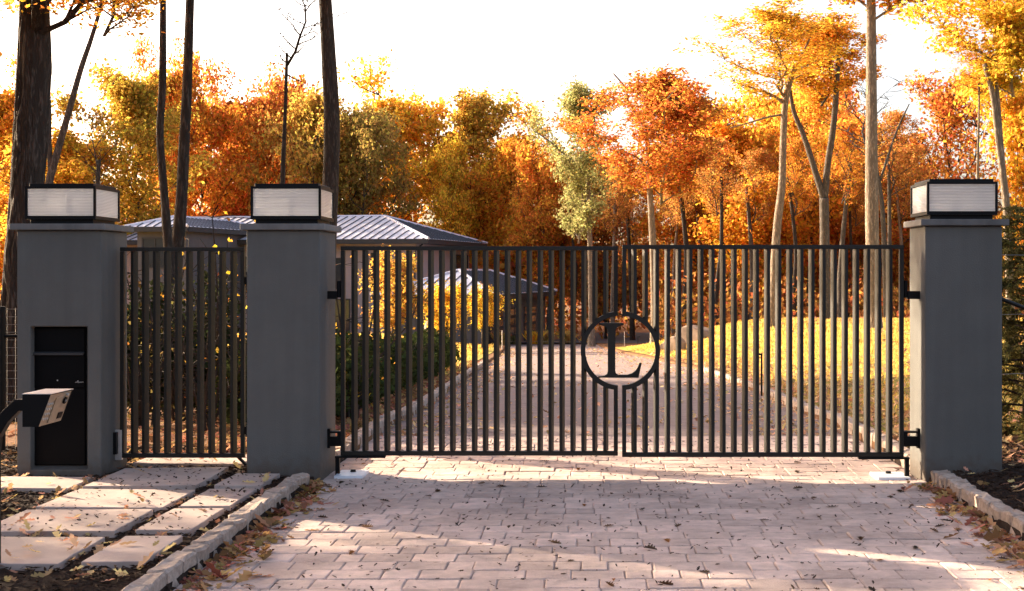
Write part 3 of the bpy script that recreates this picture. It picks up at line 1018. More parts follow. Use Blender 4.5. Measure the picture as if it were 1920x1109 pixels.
EZ = 3.6 - HZ
OV = .75
hip_roof(house, -27.0, 0, 0, 13.2, EZ, ((-21, 6.6, EZ + 1.62), (-5.0, 6.6, EZ + 1.62)), .55)
obj('wall', MB().box(-26.2, -OV - .3, OV + .3, 12.4, -.6, EZ - .27).mesh('wall'), M_CREAM, house)
wz = EZ - 3.0
window(house, -9.2, -5.6, wz, wz + 1.9, OV + .3, 3)
window(house, -3.9, -2.9, wz, wz + 2.2, OV + .3, 1)
window(house, 9.2, 12.0, wz + .1, wz + 2.2, -OV - .3, 2, True)
window(house, -14.5, -11.0, wz - .2, wz + 2.0, OV + .3, 3)
window(house, -9.0, -5.2, .4, 2.5, OV + .3, 3)
obj('downpipe', MB().tube([(-.55, .62, EZ - .3), (-1.0, .98, EZ - .55), (-1.15, .98, EZ - .8), (-1.15, .98, -.4)], .05, 8).mesh('downpipe'), M_TRIM, house)
# small projecting bay with a roof of its own
byl = Matrix.Rotation(-yaw, 3, 'Z')
def loc(px, Y):
    v = byl @ (Vector((WX(px, Y), Y, 0)) - Vector((hx, hy, 0))); return v.x, v.y
q0 = loc(243, 76); q1 = loc(345, 75.4)
bz = 1.6 + 87 * 75.5 / F - HZ
bx0_, bx1_, by0_ = q0[0] - .3, q1[0] + .2, q1[1]
hip_roof(house, bx0_, bx1_, by0_, by0_ + 12, bz, ((bx1_ - 1.75, by0_ + 1.9, bz + .62), (bx1_ - 1.75, by0_ + 9.0, bz + .62)), .5)
obj('wall', MB().box(bx0_ + .45, bx1_ - .35, by0_ + .55, by0_ + 10, -.6, bz - .27).mesh('wall'), M_DARKWALL, house)
window(house, bx0_ + .75, bx0_ + 2.35, bz - 2.3, bz - .6, by0_ + .55, 2)
# garage wing
g0 = loc(925, 70)
gx1, gy0 = g0
gzz = 1.6 - 41 * 70 / F - HZ
gx0 = gx1 - 6.6
hip_roof(house, gx0, gx1, gy0, gy0 + 15.3, gzz, (((gx0 + gx1) / 2, gy0 + 5.0, gzz + 1.25), ((gx0 + gx1) / 2, gy0 + 11.5, gzz + 1.25)), .5)
wl = MB().box(gx0 + .6, gx1 - .6, gy0 + .6, gy0 + 14.8, -.4, gzz - .27)
gw = obj('wall', wl.mesh('wall'), M_DARKWALL, house)
sb = MB()
k = gx0 + .7
while k < gx1 - .7:
    sb.box(k, k + .04, gy0 + .56, gy0 + .6 - .001, -.4, gzz - .28); k += .3
so = obj('siding_battens', sb.mesh('siding_battens'), M_DARKWALL, gw); so['kind'] = 'stuff'
xw = gx1 - .6
for d0_, d1_ in ((gy0 + 1.3, gy0 + 4.2), (gy0 + 5.2, gy0 + 8.1), (gy0 + 9.1, gy0 + 12.0)):
    db = MB()
    for r_ in range(4):
        db.box(xw + .002, xw + .05, d0_, d1_, .05 + r_ * .52, .05 + r_ * .52 + .5)
    dr = obj('garage_door', db.mesh('garage_door'), M_DOOR, house)
    for r_ in range(4):
        for c_ in range(2):
            w_ = (d1_ - d0_) / 2
            obj('pane', MB().box(xw + .048, xw + .056, d0_ + c_ * w_ + .12, d0_ + (c_ + 1) * w_ - .12, .13 + r_ * .52, .13 + r_ * .52 + .34).mesh('pane'), M_PANE, dr)

# ------------------------------------------------------------------ trees
def rot_frames(n, rng):
    q = rng.normal(size=(n, 4)); q /= np.linalg.norm(q, axis=1)[:, None]
    w, x, y, z = q.T
    a = np.stack([1 - 2 * (y * y + z * z), 2 * (x * y + z * w), 2 * (x * z - y * w)], 1)
    b = np.stack([2 * (x * y - z * w), 1 - 2 * (x * x + z * z), 2 * (y * z + x * w)], 1)
    c = np.cross(a, b)
    return a, b, c


def leaves_arrays(centres, size, rng, jitter=.35, fold=.25, flat=0.0):
    n = len(centres)
    a, b, c = rot_frames(n, rng)
    if flat:
        up = np.array([0, 0, 1.0])
        az = rng.uniform(0, 2 * np.pi, n)
        a2 = np.stack([np.cos(az), np.sin(az), rng.normal(0, .15, n)], 1)
        b2 = np.stack([-np.sin(az), np.cos(az), rng.normal(0, .15, n)], 1)
        a = a * (1 - flat) + a2 * flat; b = b * (1 - flat) + b2 * flat; c = np.cross(a, b)
    s = size * (1 + jitter * rng.uniform(-1, 1, n))[:, None]
    p0 = centres - a * s * .5
    p2 = centres + a * s * .5
    p1 = centres + b * s * .32 + c * s * fold * .5
    p3 = centres - b * s * .32 + c * s * fold * .5
    v = np.stack([p0, p1, p2, p3], 1).reshape(-1, 3)
    f = np.arange(4 * n).reshape(-1, 4)
    return v, f


def crown_arch(seed, H, R, nlimb, leaves, size, clump=.9, leafless=False, profile='round', droop=0.0):
    """a crown standing on the origin: limbs and leaves"""
    rng = np.random.default_rng(seed)
    limb = MB()
    lead = []
    x = y = 0.0
    for i in range(7):
        lead.append(Vector((x, y, H * .86 * i / 6)))
        x += rng.normal(0, .05 * R); y += rng.normal(0, .05 * R)
    limb.tube(lead, [.075 * (1 - i / 7.5) for i in range(7)], 6)
    tips = []
    for i in range(nlimb):
        t = (i + rng.uniform(0, .6)) / nlimb
        h = t * .8
        k = min(5, int(h * 6 / .86)); base_p = lead[k].lerp(lead[k + 1], (h * 6 / .86) - k) if k < 6 else lead[-1]
        az = i * 2.4 + rng.normal(0, .3)
        if profile == 'round': pr = math.sin(math.pi * min(1, (t * .82 + .18))) ** .7
        elif profile == 'vase': pr = .4 + .6 * t
        else: pr = 1 - t * .75
        Lg = R * pr * rng.uniform(.65, 1.2)
        el = rng.uniform(.35, .9) * (1 - droop) + t * .5
        d = Vector((math.cos(az) * math.cos(el), math.sin(az) * math.cos(el), math.sin(el)))
        p = base_p.copy(); pts = [p.copy()]
        seg = 5
        for s in range(seg):
            p = p + d * (Lg / seg)
            d = (d + Vector((rng.normal(0, .16), rng.normal(0, .16), rng.normal(.06, .12) - droop * .1))).normalized()
            pts.append(p.copy())
        r0 = .06 * (1 - t * .5)
        limb.tube(pts, [r0 * (1 - .8 * s / seg) for s in range(seg + 1)], 5, False)
        for s in range(1, seg + 1):
            for q in range(2 if s < seg else 3):
                dd = Vector(rng.normal(0, 1, 3)); dd.z = abs(dd.z) * .6; dd = (dd.normalized() + d * .5).normalized()
                ln = Lg * rng.uniform(.16, .34)
                e = pts[s] + dd * ln
                mid = pts[s].lerp(e, .5) + Vector(rng.normal(0, .05 * ln, 3))
                limb.tube([pts[s], mid, e], [.03, .02, .007], 4, False)
                tips.append((mid, .7)); tips.append((e, 1.0))
                for u in range(2):
                    d3 = (dd + Vector(rng.normal(0, .7, 3))).normalized()
                    e3 = e + d3 * ln * .5
                    limb.tube([e, e3], [.008, .003], 3, False)
                    tips.append((e3, .8))
    T = np.array([list(p) for p, w in tips]); W = np.array([w for p, w in tips]); W /= W.sum()
    if leafless or leaves == 0:
        v = f = None
    else:
        # a few boughs carry far more leaves than others
        W = W * rng.uniform(.1, 2.0, len(W)); W /= W.sum()
        idx = rng.choice(len(T), leaves, p=W)
        C = T[idx] + rng.normal(0, clump * .42, (leaves, 3)) * np.array([1, 1, .75])
        v, f = leaves_arrays(C, size, rng)
    ref = C if v is not None else T
    z0_, z1_ = np.percentile(ref[:, 2], 1.5), np.percentile(ref[:, 2], 98.5)
    Rn = np.percentile(np.hypot(ref[:, 0], ref[:, 1]), 93)
    lm = limb.mesh('limbs', smooth=True)
    cm = mesh_arrays('crown', v, f) if v is not None else None
    return lm, cm, (z0_, z1_), Rn


ARCH = {
    'oak1': crown_arch(1, 10, 4.6, 16, 27000, .21, .72),
    'oak2': crown_arch(2, 10, 4.6, 17, 27000, .21, .72),
    'oak3': crown_arch(3, 10, 4.6, 14, 23000, .21, .7),
    'oak4': crown_arch(12, 10, 4.6, 15, 21000, .21, .68),
    'tall1': crown_arch(4, 12, 3.6, 18, 20000, .19, .65),
    'tall2': crown_arch(5, 12, 3.6, 16, 14000, .19, .65),
    'sparse1': crown_arch(6, 10, 4.2, 14, 7000, .19, .6),
    'sparse2': crown_arch(7, 10, 3.8, 13, 4000, .18, .5, profile='vase'),
    'near': crown_arch(13, 10, 4.2, 16, 34000, .10, .6),
    'bare': crown_arch(8, 10, 3.8, 16, 0, .2, leafless=True, profile='vase'),
    'small': crown_arch(9, 4, 2.0, 12, 5600, .14, .45),
}
for k_, (lm, cm, H_, R_) in ARCH.items():
    if cm: cm.materials.append(M_LEAF)
LIMB_BY_BARK = {}


def limb_mesh(arch, bark):
    key = (arch, bark.name)
    if key not in LIMB_BY_BARK:
        m_ = ARCH[arch][0].copy(); m_.materials.clear(); m_.materials.append(bark); LIMB_BY_BARK[key] = m_
    return LIMB_BY_BARK[key]


def trunk_mesh(pts, rad, n=12, sub=6, rough=.05, seed=0):
    """smooth trunk through the points, slightly uneven, flaring at the foot"""
    pts = [Vector(p) for p in pts]
    P_ = []; R_ = []
    for i in range(len(pts) - 1):
        a = pts[max(i - 1, 0)]; b = pts[i]; c = pts[i + 1]; d = pts[min(i + 2, len(pts) - 1)]
        for s in range(sub):
            t = s / sub
            q = .5 * ((2 * b) + (c - a) * t + (2 * a - 5 * b + 4 * c - d) * t * t + (3 * b - a - 3 * c + d) * t ** 3)
            P_.append(q); R_.append(rad[i] * (1 - t) + rad[i + 1] * t)
    P_.append(pts[-1]); R_.append(rad[-1])
    m = MB().tube(P_, R_, n)
    vs = np.array(m.v)
    cen = np.repeat(np.array([list(p) for p in P_]), n, 0)
    ang = np.tile(np.arange(n) * 2 * np.pi / n, len(P_))
    hh_ = np.repeat(np.cumsum([0] + [(P_[i + 1] - P_[i]).length for i in range(len(P_) - 1)]), n)
    nz_ = fbm(np.cos(ang) * 1.6 + 5 + seed, hh_ * .9 + np.sin(ang) * 1.6, 3)
    sc_ = 1 + rough * nz_
    if n >= 60:
        aw = ang + .35 * fbm(hh_ * 1.3, ang * 0 + 2, 2)
        sc_ = sc_ + .075 * (1 - 2.2 * np.abs(vnoise(aw * 64 / (2 * np.pi) * .5, hh_ * 2.2)))
    vs = cen + (vs - cen) * sc_[:, None]
    m.v = [tuple(p) for p in vs]
    return m.mesh('trunk', smooth=True)


def tree(label, arch, Y, cx_px, top_py, crown_w_px, crown_bot_py, colr, trunk_px=None, trunk_w=12, bark=None, group=None, rz=None, name='tree', forks=(), crown=True, lean=0, rough=.05, n=12, sub=6):
    """a tree placed where it stands: crown bounds from the photo turned into metres at depth Y"""
    bark = bark or M_OAKBARK
    rnd = random.Random(label)
    top = P(cx_px, top_py, Y); bot = P(cx_px, crown_bot_py, Y)
    Hc = top.z - bot.z; Rc = crown_w_px * Y / F / 2
    if trunk_px is None:
        trunk_px = [(cx_px + rnd.uniform(-3, 3), crown_bot_py - .35 * (crown_bot_py - top_py)), (cx_px + rnd.uniform(-8, 8), crown_bot_py + 90)]
        tw_ = [trunk_w * .8, trunk_w]
    else:
        tw_ = [w for _, _, w in trunk_px]
        trunk_px = [(a, b) for a, b, _ in trunk_px]
    pts = [P(a, b, Y) for a, b in trunk_px]
    foot = pts[-1].copy()
    fz = gz(foot.x, Y)
    pts[-1].z = max(pts[-1].z, fz + .3) if pts[-1].z < fz + .3 else pts[-1].z
    foot = Vector((pts[-1].x, Y, fz))
    rad = [w * Y / F / 2 for w in tw_]
    allp = pts + [foot + Vector((0, 0, .0)), foot + Vector((0, 0, -.4))]
    allr = rad + [rad[-1] * 1.35, rad[-1] * 1.5]
    root = thing(name, label, 'tree', foot, group)
    o_ = Vector(foot)
    loc_ = [p - o_ for p in allp]
    tm = trunk_mesh(loc_[::-1], allr[::-1], n, sub, rough, rnd.randrange(60))
    obj('trunk', tm, bark, root)
    for fk in forks:
        fp_ = [P(a, b, Y) - o_ for a, b, _ in fk]; fr_ = [w * Y / F / 2 for _, _, w in fk]
        obj('limb', trunk_mesh(fp_, fr_, 8, 5, rough, 3), bark, root)
    if crown:
        lm, cm, H0, R0_ = ARCH[arch]
        sz = Hc / (H0[1] - H0[0])
        sc = (Rc / R0_, Rc / R0_, sz)
        rz_ = rnd.uniform(0, 6.28) if rz is None else rz
        base_l = bot - o_ - Vector((0, 0, H0[0] * sz))
        lo = obj('limbs', limb_mesh(arch, bark), None, root, base_l); lo.scale = sc; lo.rotation_euler = (0, 0, rz_)
        if cm:
            co = obj('crown', cm, None, root, base_l); co.scale = sc; co.rotation_euler = (0, 0, rz_); co.color = (*colr, 1)
    return root


ORANGE = (.66, .29, .05); GOLD = (.74, .44, .06); RUST = (.60, .23, .05); YEL = (.72, .46, .06); OLIVE = (.5, .31, .07)
BROWN = (.54, .26, .07); DKGREEN = (.38, .26, .07); PALEGRN = (.40, .37, .14); AMBER = (.70, .35, .05)

# near and mid trees whose trunks stand clear; crowns spread above the picture
tree('massive dark oak trunk rising behind the mailbox pillar', 'near', 15.5, 66, -800, 900, -10, AMBER, [(66, -60, 46), (64, 135, 58), (51, 340, 58), (40, 520, 64), (30, 700, 70), (24, 800, 78)], bark=M_OAKBARK, name='oak_tree', n=96, rough=.06, sub=26)
tree('slender trunk leaning away from the massive oak beside the mailbox lantern', 'sparse1', 27, 195, -190, 260, 40, GOLD, [(196, -10, 6), (172, 70, 8), (150, 135, 10), (125, 225, 12), (101, 310, 14), (92, 350, 15), (84, 480, 17), (80, 620, 20)], bark=M_GREYBARK,
     forks=[[(96, 330, 11), (92, 270, 10), (92, 200, 9), (86, 120, 7)]])
tree('straight brown trunk above the pedestrian gate, slimmer of the close pair', 'near', 19, 306, -620, 470, -60, RUST, [(306, -140, 9), (305, 135, 14), (300, 250, 14), (306, 340, 15), (313, 430, 18), (321, 540, 20), (323, 660, 22)], bark=M_OAKBARK)
tree('mossy trunk above the pedestrian gate, stouter of the close pair', 'near', 19.4, 358, -700, 620, -100, AMBER, [(362, -160, 12), (352, 135, 18), (345, 280, 20), (340, 380, 21), (333, 460, 25), (327, 540, 26), (325, 660, 30)], bark=M_OAKBARK, n=16, rough=.08)
tree('thin bare trunk between the mossy trunk and the middle lantern', 'bare', 31, 538, -90, 200, 110, RUST, [(538, 100, 5), (537, 135, 6), (534, 230, 7), (530, 340, 10), (528, 480, 12), (527, 620, 13)], bark=M_OAKBARK, forks=[[(537, 140, 3), (552, 148, 2.5), (567, 154, 1.5)]])
tree('tall dark trunk rising straight behind the middle pillar lantern', 'oak3', 31, 612, -400, 520, -40, AMBER, [(606, -60, 22), (618, 135, 28), (622, 230, 30), (620, 340, 30), (614, 480, 32), (610, 640, 36)], bark=M_OAKBARK, n=20, rough=.06)
tree('tall straight sunlit trunk above the far end of the driveway gate', 'oak2', 40, 1634, -330, 420, -10, AMBER, [(1633, -40, 16), (1634, 135, 20), (1634, 300, 23), (1636, 470, 26), (1640, 600, 29)], bark=M_PALEBARK, n=16, rough=.05)
tree('curving pale trunk with thin gold leaves over the sunlit gate leaf', 'sparse1', 46, 1475, 20, 250, 170, GOLD, [(1492, 120, 10), (1482, 150, 11), (1472, 200, 12), (1468, 290, 13), (1466, 350, 14), (1456, 440, 16), (1448, 600, 18)], bark=M_PALEBARK,
     forks=[[(1470, 195, 6), (1450, 180, 5), (1420, 168, 4), (1392, 160, 2.5)], [(1470, 215, 5), (1440, 220, 4), (1400, 232, 3), (1370, 240, 2)], [(1486, 145, 6), (1500, 110, 5), (1520, 70, 3)]])
tree('forked tree splitting in a wide Y over the sunlit gate leaf', 'oak3', 49, 1540, 40, 220, 180, AMBER, [(1545, 372, 17), (1546, 440, 18), (1547, 600, 20)], bark=M_GREYBARK,
     forks=[[(1545, 376, 13), (1522, 300, 11), (1505, 250, 10), (1488, 208, 8), (1480, 160, 6)], [(1546, 376, 13), (1552, 310, 12), (1561, 250, 12), (1566, 200, 11), (1570, 135, 10), (1574, 70, 7)]])
tree('bare grey twiggy tree beside the tall straight sunlit trunk', 'bare', 60, 1640, 130, 190, 300, RUST, [(1640, 300, 6), (1655, 400, 9), (1662, 600, 11)], bark=M_GREYBARK, forks=[[(1650, 340, 5), (1680, 250, 4), (1705, 195, 2)]])
tree('twin trunked yellow tree rising behind the lone pillar', 'oak1', 27, 1900, -160, 330, 150, YEL, [(1846, 120, 9), (1862, 180, 11), (1872, 260, 12), (1882, 340, 13), (1889, 420, 15), (1895, 600, 17)], bark=M_PALEBARK,
     forks=[[(1886, 380, 9), (1880, 300, 9), (1874, 220, 8), (1868, 150, 7)]])
tree('thin sapling with a pole straight trunk above the lone lantern', 'sparse2', 33, 1836, 60, 130, 170, AMBER, [(1836, 150, 3), (1835, 230, 4), (1833, 340, 5), (1832, 600, 7)], bark=M_PALEBARK)
tree('grey trunked rust oak spreading above the letter L', 'oak2', 62, 1240, 150, 270, 350, RUST, [(1212, 245, 8), (1216, 300, 10), (1217, 330, 11), (1221, 400, 12), (1225, 480, 13), (1228, 600, 15)], bark=M_PALEBARK,
     forks=[[(1213, 250, 6), (1195, 215, 5), (1178, 190, 4.5), (1172, 165, 3.5), (1150, 138, 2.5)], [(1213, 250, 6), (1232, 225, 5), (1246, 195, 4), (1266, 145, 2.5)], [(1217, 335, 7), (1250, 310, 6), (1290, 275, 5), (1320, 262, 3)], [(1217, 332, 5), (1200, 300, 4), (1170, 285, 3)]])
tree('pale green leaved tree with a whitish trunk left of the letter L', 'tall2', 68, 1085, 165, 150, 430, PALEGRN, [(1103, 330, 7), (1105, 420, 9), (1107, 480, 10), (1109, 600, 12)], bark=M_PALEBARK, forks=[[(1103, 335, 5), (1070, 300, 4), (1030, 265, 3), (1000, 245, 2)]])

# crowns of the woods behind the house and lawn
BG = [
    ('amber tree half hidden by the massive oak trunk', 'oak1', 90, 5, 140, 150, 470, AMBER),
    ('low golden tree between the massive oak and the mailbox lantern', 'oak2', 85, 150, 262, 170, 440, GOLD),
    ('tall yellow green tree above the wall between mailbox lantern and trunk pair', 'tall1', 88, 258, 140, 140, 440, (.55, .36, .06)),
    ('orange tree right behind the mossy trunk', 'oak4', 100, 385, 190, 150, 470, ORANGE),
    ('deep red orange tree left of the thin bare trunk', 'oak1', 104, 478, 172, 155, 480, (.55, .21, .05)),
    ('dark olive tree behind the tall dark trunk', 'oak2', 98, 590, 218, 140, 470, OLIVE),
    ('dull green brown tree over the ridge of the house roof', 'oak3', 97, 678, 240, 130, 460, DKGREEN),
    ('broad golden orange tree above the house roof', 'oak4', 108, 755, 185, 190, 470, GOLD),
    ('small bright yellow tree standing over the end of the house roof', 'oak2', 99, 838, 300, 100, 470, YEL),
    ('tall olive gold tree right of the house roof', 'tall2', 103, 888, 205, 130, 470, (.6, .38, .07)),
    ('brown orange tree over the garage roof', 'oak4', 100, 968, 258, 150, 490, AMBER),
    ('rusty low tree left of the pale green tree', 'oak1', 92, 1035, 275, 120, 500, ORANGE),
    ('dark bronze tree right behind the whitish trunk', 'oak2', 94, 1140, 300, 140, 520, BROWN),
    ('orange tree filling in under the grey trunked rust oak', 'oak3', 84, 1290, 290, 160, 540, ORANGE),
    ('blazing orange gold tree above the sunlit gate leaf', 'oak1', 78, 1405, 205, 190, 500, (.72, .36, .05)),
    ('orange tree between the curving trunk and the forked tree', 'oak2', 88, 1505, 200, 150, 520, AMBER),
    ('rust tree right behind the forked tree', 'oak4', 84, 1590, 195, 170, 520, RUST),
    ('brown leaved tree between the straight trunk and the lone lantern', 'oak1', 80, 1690, 290, 150, 520, BROWN),
    ('sparse rust tree against the sky over the lone lantern', 'sparse1', 74, 1788, 145, 150, 420, RUST),
    ('low rust tree behind the lone lantern', 'oak4', 78, 1770, 330, 170, 520, RUST),
    ('golden tree at the far edge beyond the twin trunked tree', 'oak3', 62, 1935, 130, 180, 480, GOLD),
    ('bare tree with fine grey twigs over the mailbox lantern', 'bare', 80, 185, 150, 110, 330, RUST),
    ('rust crowned tree peeping over the slimmer brown trunk', 'oak1', 96, 322, 125, 90, 400, ORANGE),
    ('tall amber tree behind the blazing orange gold one', 'oak2', 100, 1335, 225, 120, 500, AMBER),
    ('tall golden orange tree behind the curving pale trunk', 'oak3', 96, 1455, 185, 130, 500, (.74, .38, .05)),
    ('tall amber tree filling the wide Y of the forked tree', 'oak1', 98, 1555, 170, 120, 500, AMBER),
    ('copper tree behind the bare grey twiggy tree', 'oak4', 94, 1665, 255, 110, 500, ORANGE),
    ('orange tree peeping between the dark olive and the thin bare trunk', 'oak3', 112, 545, 205, 120, 480, AMBER),
    ('gold tree low behind the garage roof', 'oak2', 110, 925, 330, 150, 520, GOLD),
]
for (lab, ar, Y, cx_, tp, cw, cb, col) in BG:
    tree(lab, ar, Y, cx_, tp - (22 if 95 < Y and cx_ < 1000 else 0), cw * (1.5 if ar != 'bare' else 1), cb + 50, col, trunk_w=random.Random(lab).uniform(7, 12), bark=random.Random(lab + 'b').choice([M_OAKBARK, M_GREYBARK]), group='trees of the woods')

# small ornamental trees and saplings
tree('small yellow tree in front of the garage wall', 'small', 55, 838, 535, 100, 622, YEL, [(838, 600, 5), (838, 650, 6)], bark=M_GREYBARK)
tree('small yellow tree by the corner of the garage', 'small', 57, 905, 540, 70, 612, YEL, [(905, 600, 4), (905, 650, 5)], bark=M_GREYBARK)
tree('leafy orange young tree between the middle pillar and the house', 'small', 34, 735, 478, 120, 610, (.55, .32, .07), [(738, 590, 6), (736, 680, 7)], bark=M_GREYBARK)


def sapling(label, Y, xpx, top, bot, spread, nst, nleaf, size, col, seed):
    rng = np.random.default_rng(seed)
    foot = Vector((WX(xpx, Y), Y, gz(WX(xpx, Y), Y)))
    root = thing('sapling', label, 'sapling', foot)
    st = MB(); tips = []
    Hs = WZ(top, Y) - foot.z
    for i in range(nst):
        az = rng.uniform(0, 6.28); d = Vector((math.cos(az) * .25, math.sin(az) * .25, 1)).normalized()
        p = Vector((rng.normal(0, .05), rng.normal(0, .05), -.1)); pts = [p.copy()]
        Ls = Hs * rng.uniform(.6, 1.08)
        for s in range(6):
            p = p + d * Ls / 6; d = (d + Vector(rng.normal(0, .12, 3))).normalized(); pts.append(p.copy())
        st.tube(pts, [.016 * (1 - s / 7) + .003 for s in range(7)], 5, False)
        for s in range(1, 7):
            for q in range(3):
                dd = Vector(rng.normal(0, 1, 3)); dd.z = abs(dd.z) * .7; dd.normalize()
                ln = rng.uniform(.2, .55) * spread
                e = pts[s] + dd * ln
                st.tube([pts[s], pts[s].lerp(e, .5) + Vector(rng.normal(0, .03, 3)), e], [.006, .004, .002], 4, False)
                tips += [e, pts[s].lerp(e, .6)]
    obj('stems', st.mesh('stems'), M_TWIG, root)
    T = np.array([list(p) for p in tips])
    C = T[rng.integers(0, len(T), nleaf)] + rng.normal(0, .07, (nleaf, 3))
    v, f = leaves_arrays(C, size, rng)
    c = obj('crown', mesh_arrays('crown', v, f), M_LEAF, root); c.color = (*col, 1)
    return root


sapling('yellow leaved sapling reaching over the pedestrian gate by the middle pillar', 14.5, 432, 405, 700, .9, 6, 110, .055, (.8, .47, .05), 1)
sapling('twiggy sapling behind the middle of the pedestrian gate', 15.5, 345, 470, 700, .8, 7, 60, .055, (.5, .25, .05), 2)
sapling('dark twiggy shrub behind the hinge side of the pedestrian gate', 14.0, 390, 500, 720, .7, 8, 40, .055, (.5, .25, .05), 3)
sapling('yellow leaved sapling beside the hinge stile of the lettered gate leaf', 15.5, 655, 470, 700, .8, 6, 110, .055, (.72, .38, .05), 4)
sapling('dark twiggy shrub right behind the lock of the pedestrian gate', 14.6, 275, 500, 720, .8, 9, 220, .06, (.12, .09, .03), 5)



def shrub(label, Y, xpx, w, h, n, size, col, seed):
    rng = np.random.default_rng(seed)
    x = WX(xpx, Y); foot = Vector((x, Y, gz(x, Y)))
    root = thing('evergreen_shrub', label, 'shrub', foot)
    st = MB(); C = []
    for i in range(16):
        az = rng.uniform(0, 6.28); d = Vector((math.cos(az) * .5, math.sin(az) * .5, 1.1)).normalized()
        p = Vector((0, 0, -.05)); pts = [p.copy()]
        L_ = h * rng.uniform(.6, 1.05)
        for k in range(5):
            p = p + d * L_ / 5; d = (d + Vector(rng.normal(0, .2, 3))).normalized(); pts.append(p.copy())
            if k > 0:
                for q in range(5):
                    e = p + Vector(rng.normal(0, 1, 3)).normalized() * w * rng.uniform(.1, .3)
                    st.tube([p, e], [.005, .002], 4, False); C += [e, p.lerp(e, .7), p.lerp(e, .85)]
        st.tube(pts, [.014, .012, .01, .008, .005, .003], 5, False)
    obj('stems', st.mesh('stems'), M_TWIG, root)
    T = np.array([list(c_) for c_ in C]); Q = T[rng.integers(0, len(T), n)] + rng.normal(0, .06, (n, 3)); Q[:, 2] = np.abs(Q[:, 2])
    v, f = leaves_arrays(Q, size, rng)
    c = obj('crown', mesh_arrays('crown', v, f), M_EVER, root); c.color = (*col, 1)


shrub('dark evergreen shrub behind the lock side of the pedestrian gate', 16.6, 262, 1.15, 1.75, 7500, .085, (.04, .05, .02), 51)
shrub('dark evergreen shrub behind the middle of the pedestrian gate', 17.6, 322, 1.2, 1.7, 7500, .085, (.045, .05, .022), 52)
shrub('dark evergreen shrub behind the pedestrian gate, nearest the middle pillar', 17.2, 395, .95, 1.3, 5000, .085, (.045, .055, .02), 53)
shrub('dark evergreen shrub hidden mostly by the middle pillar', 18.0, 470, 1.0, 1.0, 2000, .085, (.04, .05, .02), 54)


# hedge along the drive
def hedge():
    rng = np.random.default_rng(21)
    root = thing('hedge', 'dark green laurel hedge running along the drive behind the lettered gate leaf', 'hedge', (-3.6, 16, gz(-3.6, 16)))
    o_ = Vector(root.location)
    n = 16000
    Yv = 14.2 + 21 * rng.random(n) ** 1.25
    eL = edgeL(Yv)
    a = rng.uniform(0, 2 * np.pi, n); rr_ = np.sqrt(rng.random(n)) * .25 + .75
    wv = .58 + .14 * vnoise(Yv * 1.1, Yv * 0 + 3); hv = .35 + .09 * vnoise(Yv * 1.3, Yv * 0 + 9) + .06 * vnoise(Yv * 4, Yv * 0)
    Xc = eL - 1.15 - .1 * vnoise(Yv * .7, Yv * 0 + 5)
    X = Xc + np.cos(a) * rr_ * wv
    gzv = g(Xc, Yv)
    Z = gzv + hv + np.sin(a) * rr_ * hv * 1.05 + .03
    C = np.stack([X, Yv, Z], 1) + rng.normal(0, .05, (n, 3))
    v, f = leaves_arrays(C - np.array(o_), .12, rng)
    c = obj('foliage', mesh_arrays('foliage', v, f), M_EVER, root); c.color = (.05, .062, .02, 1); c['kind'] = 'stuff'
    st = MB()
    for k in range(60):
        y_ = 14.3 + 20.5 * k / 60; x_ = float(edgeL(y_)) - 1.15 + rng.normal(0, .15)
        z_ = gz(x_, y_)
        for q in range(3):
            st.tube([(x_ - o_.x, y_ - o_.y, z_ - o_.z - .05), (x_ - o_.x + rng.normal(0, .12), y_ - o_.y + rng.normal(0, .12), z_ - o_.z + .4), (x_ - o_.x + rng.normal(0, .3), y_ - o_.y + rng.normal(0, .25), z_ - o_.z + .75)], [.014, .01, .005], 4, False)
    obj('stems', st.mesh('stems'), M_TWIG, root)


hedge()


